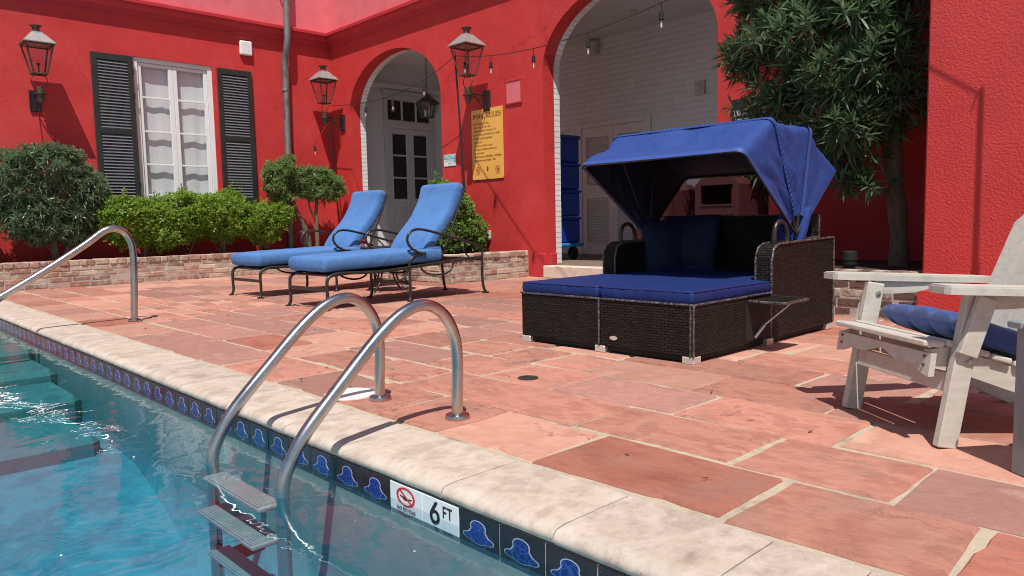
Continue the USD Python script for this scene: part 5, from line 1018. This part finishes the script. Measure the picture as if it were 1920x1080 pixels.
# ------------------------------------------------------------------ behind the daybed
def bin_(label, c, yaw_):
    t = thing('litter_bin', label, 'bin', c, yaw_)
    body = sbox(-.235, -.29, .235, .29).buffer(-.06).buffer(.06, 6)
    obj('body', place(prism(body, .78), (0, 0, .0), (1, 0, 0), (0, 1, 0), (0, 0, 1)), 'bin_plastic', t, smooth=40)
    hood = sbox(-.235, .80, .235, 1.16).union(Polygon([(-.235, 1.05), (.235, 1.05), (.235, 1.14), (.17, 1.205), (0, 1.225), (-.17, 1.205), (-.235, 1.14)])).buffer(-.04).buffer(.04, 5).difference(sbox(-.165, .965, .165, 1.13).buffer(.01))
    for yv in (-.295, .275): obj('hood_face', place(prism(hood, .022), (0, yv+.022, 0), (1, 0, 0), (0, 0, 1), (0, -1, 0)), 'bin_plastic', t)
    side = [bbox(-.235, -.215, -.272, .274, .80, 1.14, .004), bbox(.215, .235, -.272, .274, .80, 1.14, .004), bbox(-.18, .18, -.272, .274, 1.188, 1.21, .004), beam((-.228, 0, 1.135), (-.175, 0, 1.197), .546, .022), beam((.175, 0, 1.197), (.228, 0, 1.135), .546, .022), bbox(-.215, .215, -.27, .27, .79, .82, .004)]
    obj('hood_shell', cat(side), 'bin_plastic', t)
    obj('rim', cat([beam((-.175, -.300, .945), (.175, -.300, .945), .01, .012, .003), beam((-.19, -.300, .86), (.19, -.300, .86), .008, .012, .003)]), 'bin_plastic', t)
    return t
bin_('maroon litter bin with a square opening behind the right half of the daybed', (6.69, 3.80, 0), -90)
dup('/World/litter_bin', (7.20, 4.93, 0), -90, 'maroon litter bin behind the left half of the daybed')
bd = obj('upright_board', bbox(7.72, 7.78, 5.02, 5.33, .0, 1.5, .006), 'dark_board'); tag(stage.GetPrimAtPath(bd), 'dark upright board standing between the two litter bins', 'board')
ct = thing('towel_cart', 'tall blue plastic cart on wheels just inside the big arch', 'cart', (9.1, 8.5, .18))
for k in range(4):
    z = .46+k*.44
    obj('tub', cat([bbox(8.75, 9.45, 8.16, 8.86, z, z+.40, .03), bbox(8.735, 9.465, 8.145, 8.875, z+.385, z+.435, .015)]), 'cart_blue', ct, world=True)
obj('lid', bbox(8.73, 9.47, 8.14, 8.88, 2.18+.0, 2.225, .018), 'cart_blue', ct, world=True)
obj('base', bbox(8.70, 9.50, 8.12, 8.90, .40, .465, .02), 'cart_base_blue', ct, world=True)
for x in (8.85, 9.35):
    for y in (8.25, 8.77): obj('wheel', place(lathe([(0, -.03), (.10, -.03), (.11, -.02), (.11, .02), (.10, .03), (0, .03)], sides=20), (x, y, .29), (1, 0, 0), (0, 0, 1), (0, -1, 0)), 'rubber', ct, smooth=40, world=True); obj('caster', bbox(x-.03, x+.03, y-.045, y+.045, .30, .41, .006), 'rubber', ct, world=True)
sp_ = thing('spotlight', 'small black spotlight on the soil of the shaded planter', 'spotlight', (6.62, 2.62, .36))
obj('lamp', lathe([(.045, .36), (.05, .38), (.062, .40), (.062, .50), (.055, .51), (.02, .505), (0, .505)], (6.62, 2.62, 0), 16), 'rubber', sp_, smooth=40, world=True); obj('collar', lathe([(.064, .43), (.068, .432), (.068, .45), (.064, .452)], (6.62, 2.62, 0), 16), 'rubber', sp_, smooth=40, world=True)
bl = thing('path_light', 'small bronze garden lamp at the foot of the drain pipe', 'lamp', (6.78, 12.62, .34))
obj('post', lathe([(.03, .34), (.03, .55), (0, .55)], (6.78, 12.62, 0), 12), 'lantern_metal', bl, smooth=40, world=True); obj('shade', lathe([(.11, .72), (.10, .735), (.03, .765), (0, .77)], (6.78, 12.62, 0), 18), 'lantern_metal', bl, smooth=40, world=True); obj('glass', lathe([(.06, .55), (.07, .56), (.07, .71), (.06, .72)], (6.78, 12.62, 0), 16), 'lantern_glass', bl, smooth=40, world=True)
obj('rib', cat([tube([(6.78+.075*math.cos(q), 12.62+.075*math.sin(q), .55), (6.78+.075*math.cos(q), 12.62+.075*math.sin(q), .72)], .006, 6) for q in np.arange(6)]), 'lantern_metal', bl, world=True)

# small litter
lr = np.random.default_rng(5)
n = 60; pts = np.c_[lr.uniform(1.8, 5.6, n), lr.uniform(.4, 8, n), np.full(n, .006)]; dd = np.c_[lr.normal(size=(n, 2)), np.full(n, .12)]
ll = obj('leaf_litter', leaves(pts, dd, .035, .010, -.1, 5), 'bark', kind='stuff'); tag(stage.GetPrimAtPath(ll), 'tiny dry leaves scattered over the paving', 'litter')
n = 46; pts = np.c_[lr.uniform(-.6, 1.3, n), lr.uniform(.9, 5, n), np.full(n, ZW+.003)]; dd = np.c_[lr.normal(size=(n, 2)), np.full(n, .05)]
ll = obj('floating_petals', leaves(pts, dd, .011, .008, 0, 6, 'oval'), 'petal', kind='stuff'); tag(stage.GetPrimAtPath(ll), 'tiny pale petals floating on the pool water', 'petals')

for prefix, g in (('wall_lantern', 'gas style lanterns on the red walls'), ('string_bulb', 'bulbs hanging on the string light cables'), ('light_cable', 'string light cables'), ('light_pole', 'thin black poles holding the string lights'), ('chaise_lounge', 'two blue lounge chairs on the paving'), ('litter_bin', 'maroon litter bins behind the daybed'), ('brick_planter', 'low brick planters'), ('boxwood_shrub', 'leafy boxwood shrubs in the planters'), ('pillow', 'pillows on the wicker daybed')):
    for p in stage.GetPrimAtPath('/World').GetChildren():
        if re.fullmatch(prefix+r'(_\d{3})?', p.GetName()): p.SetCustomDataByKey('group', g)
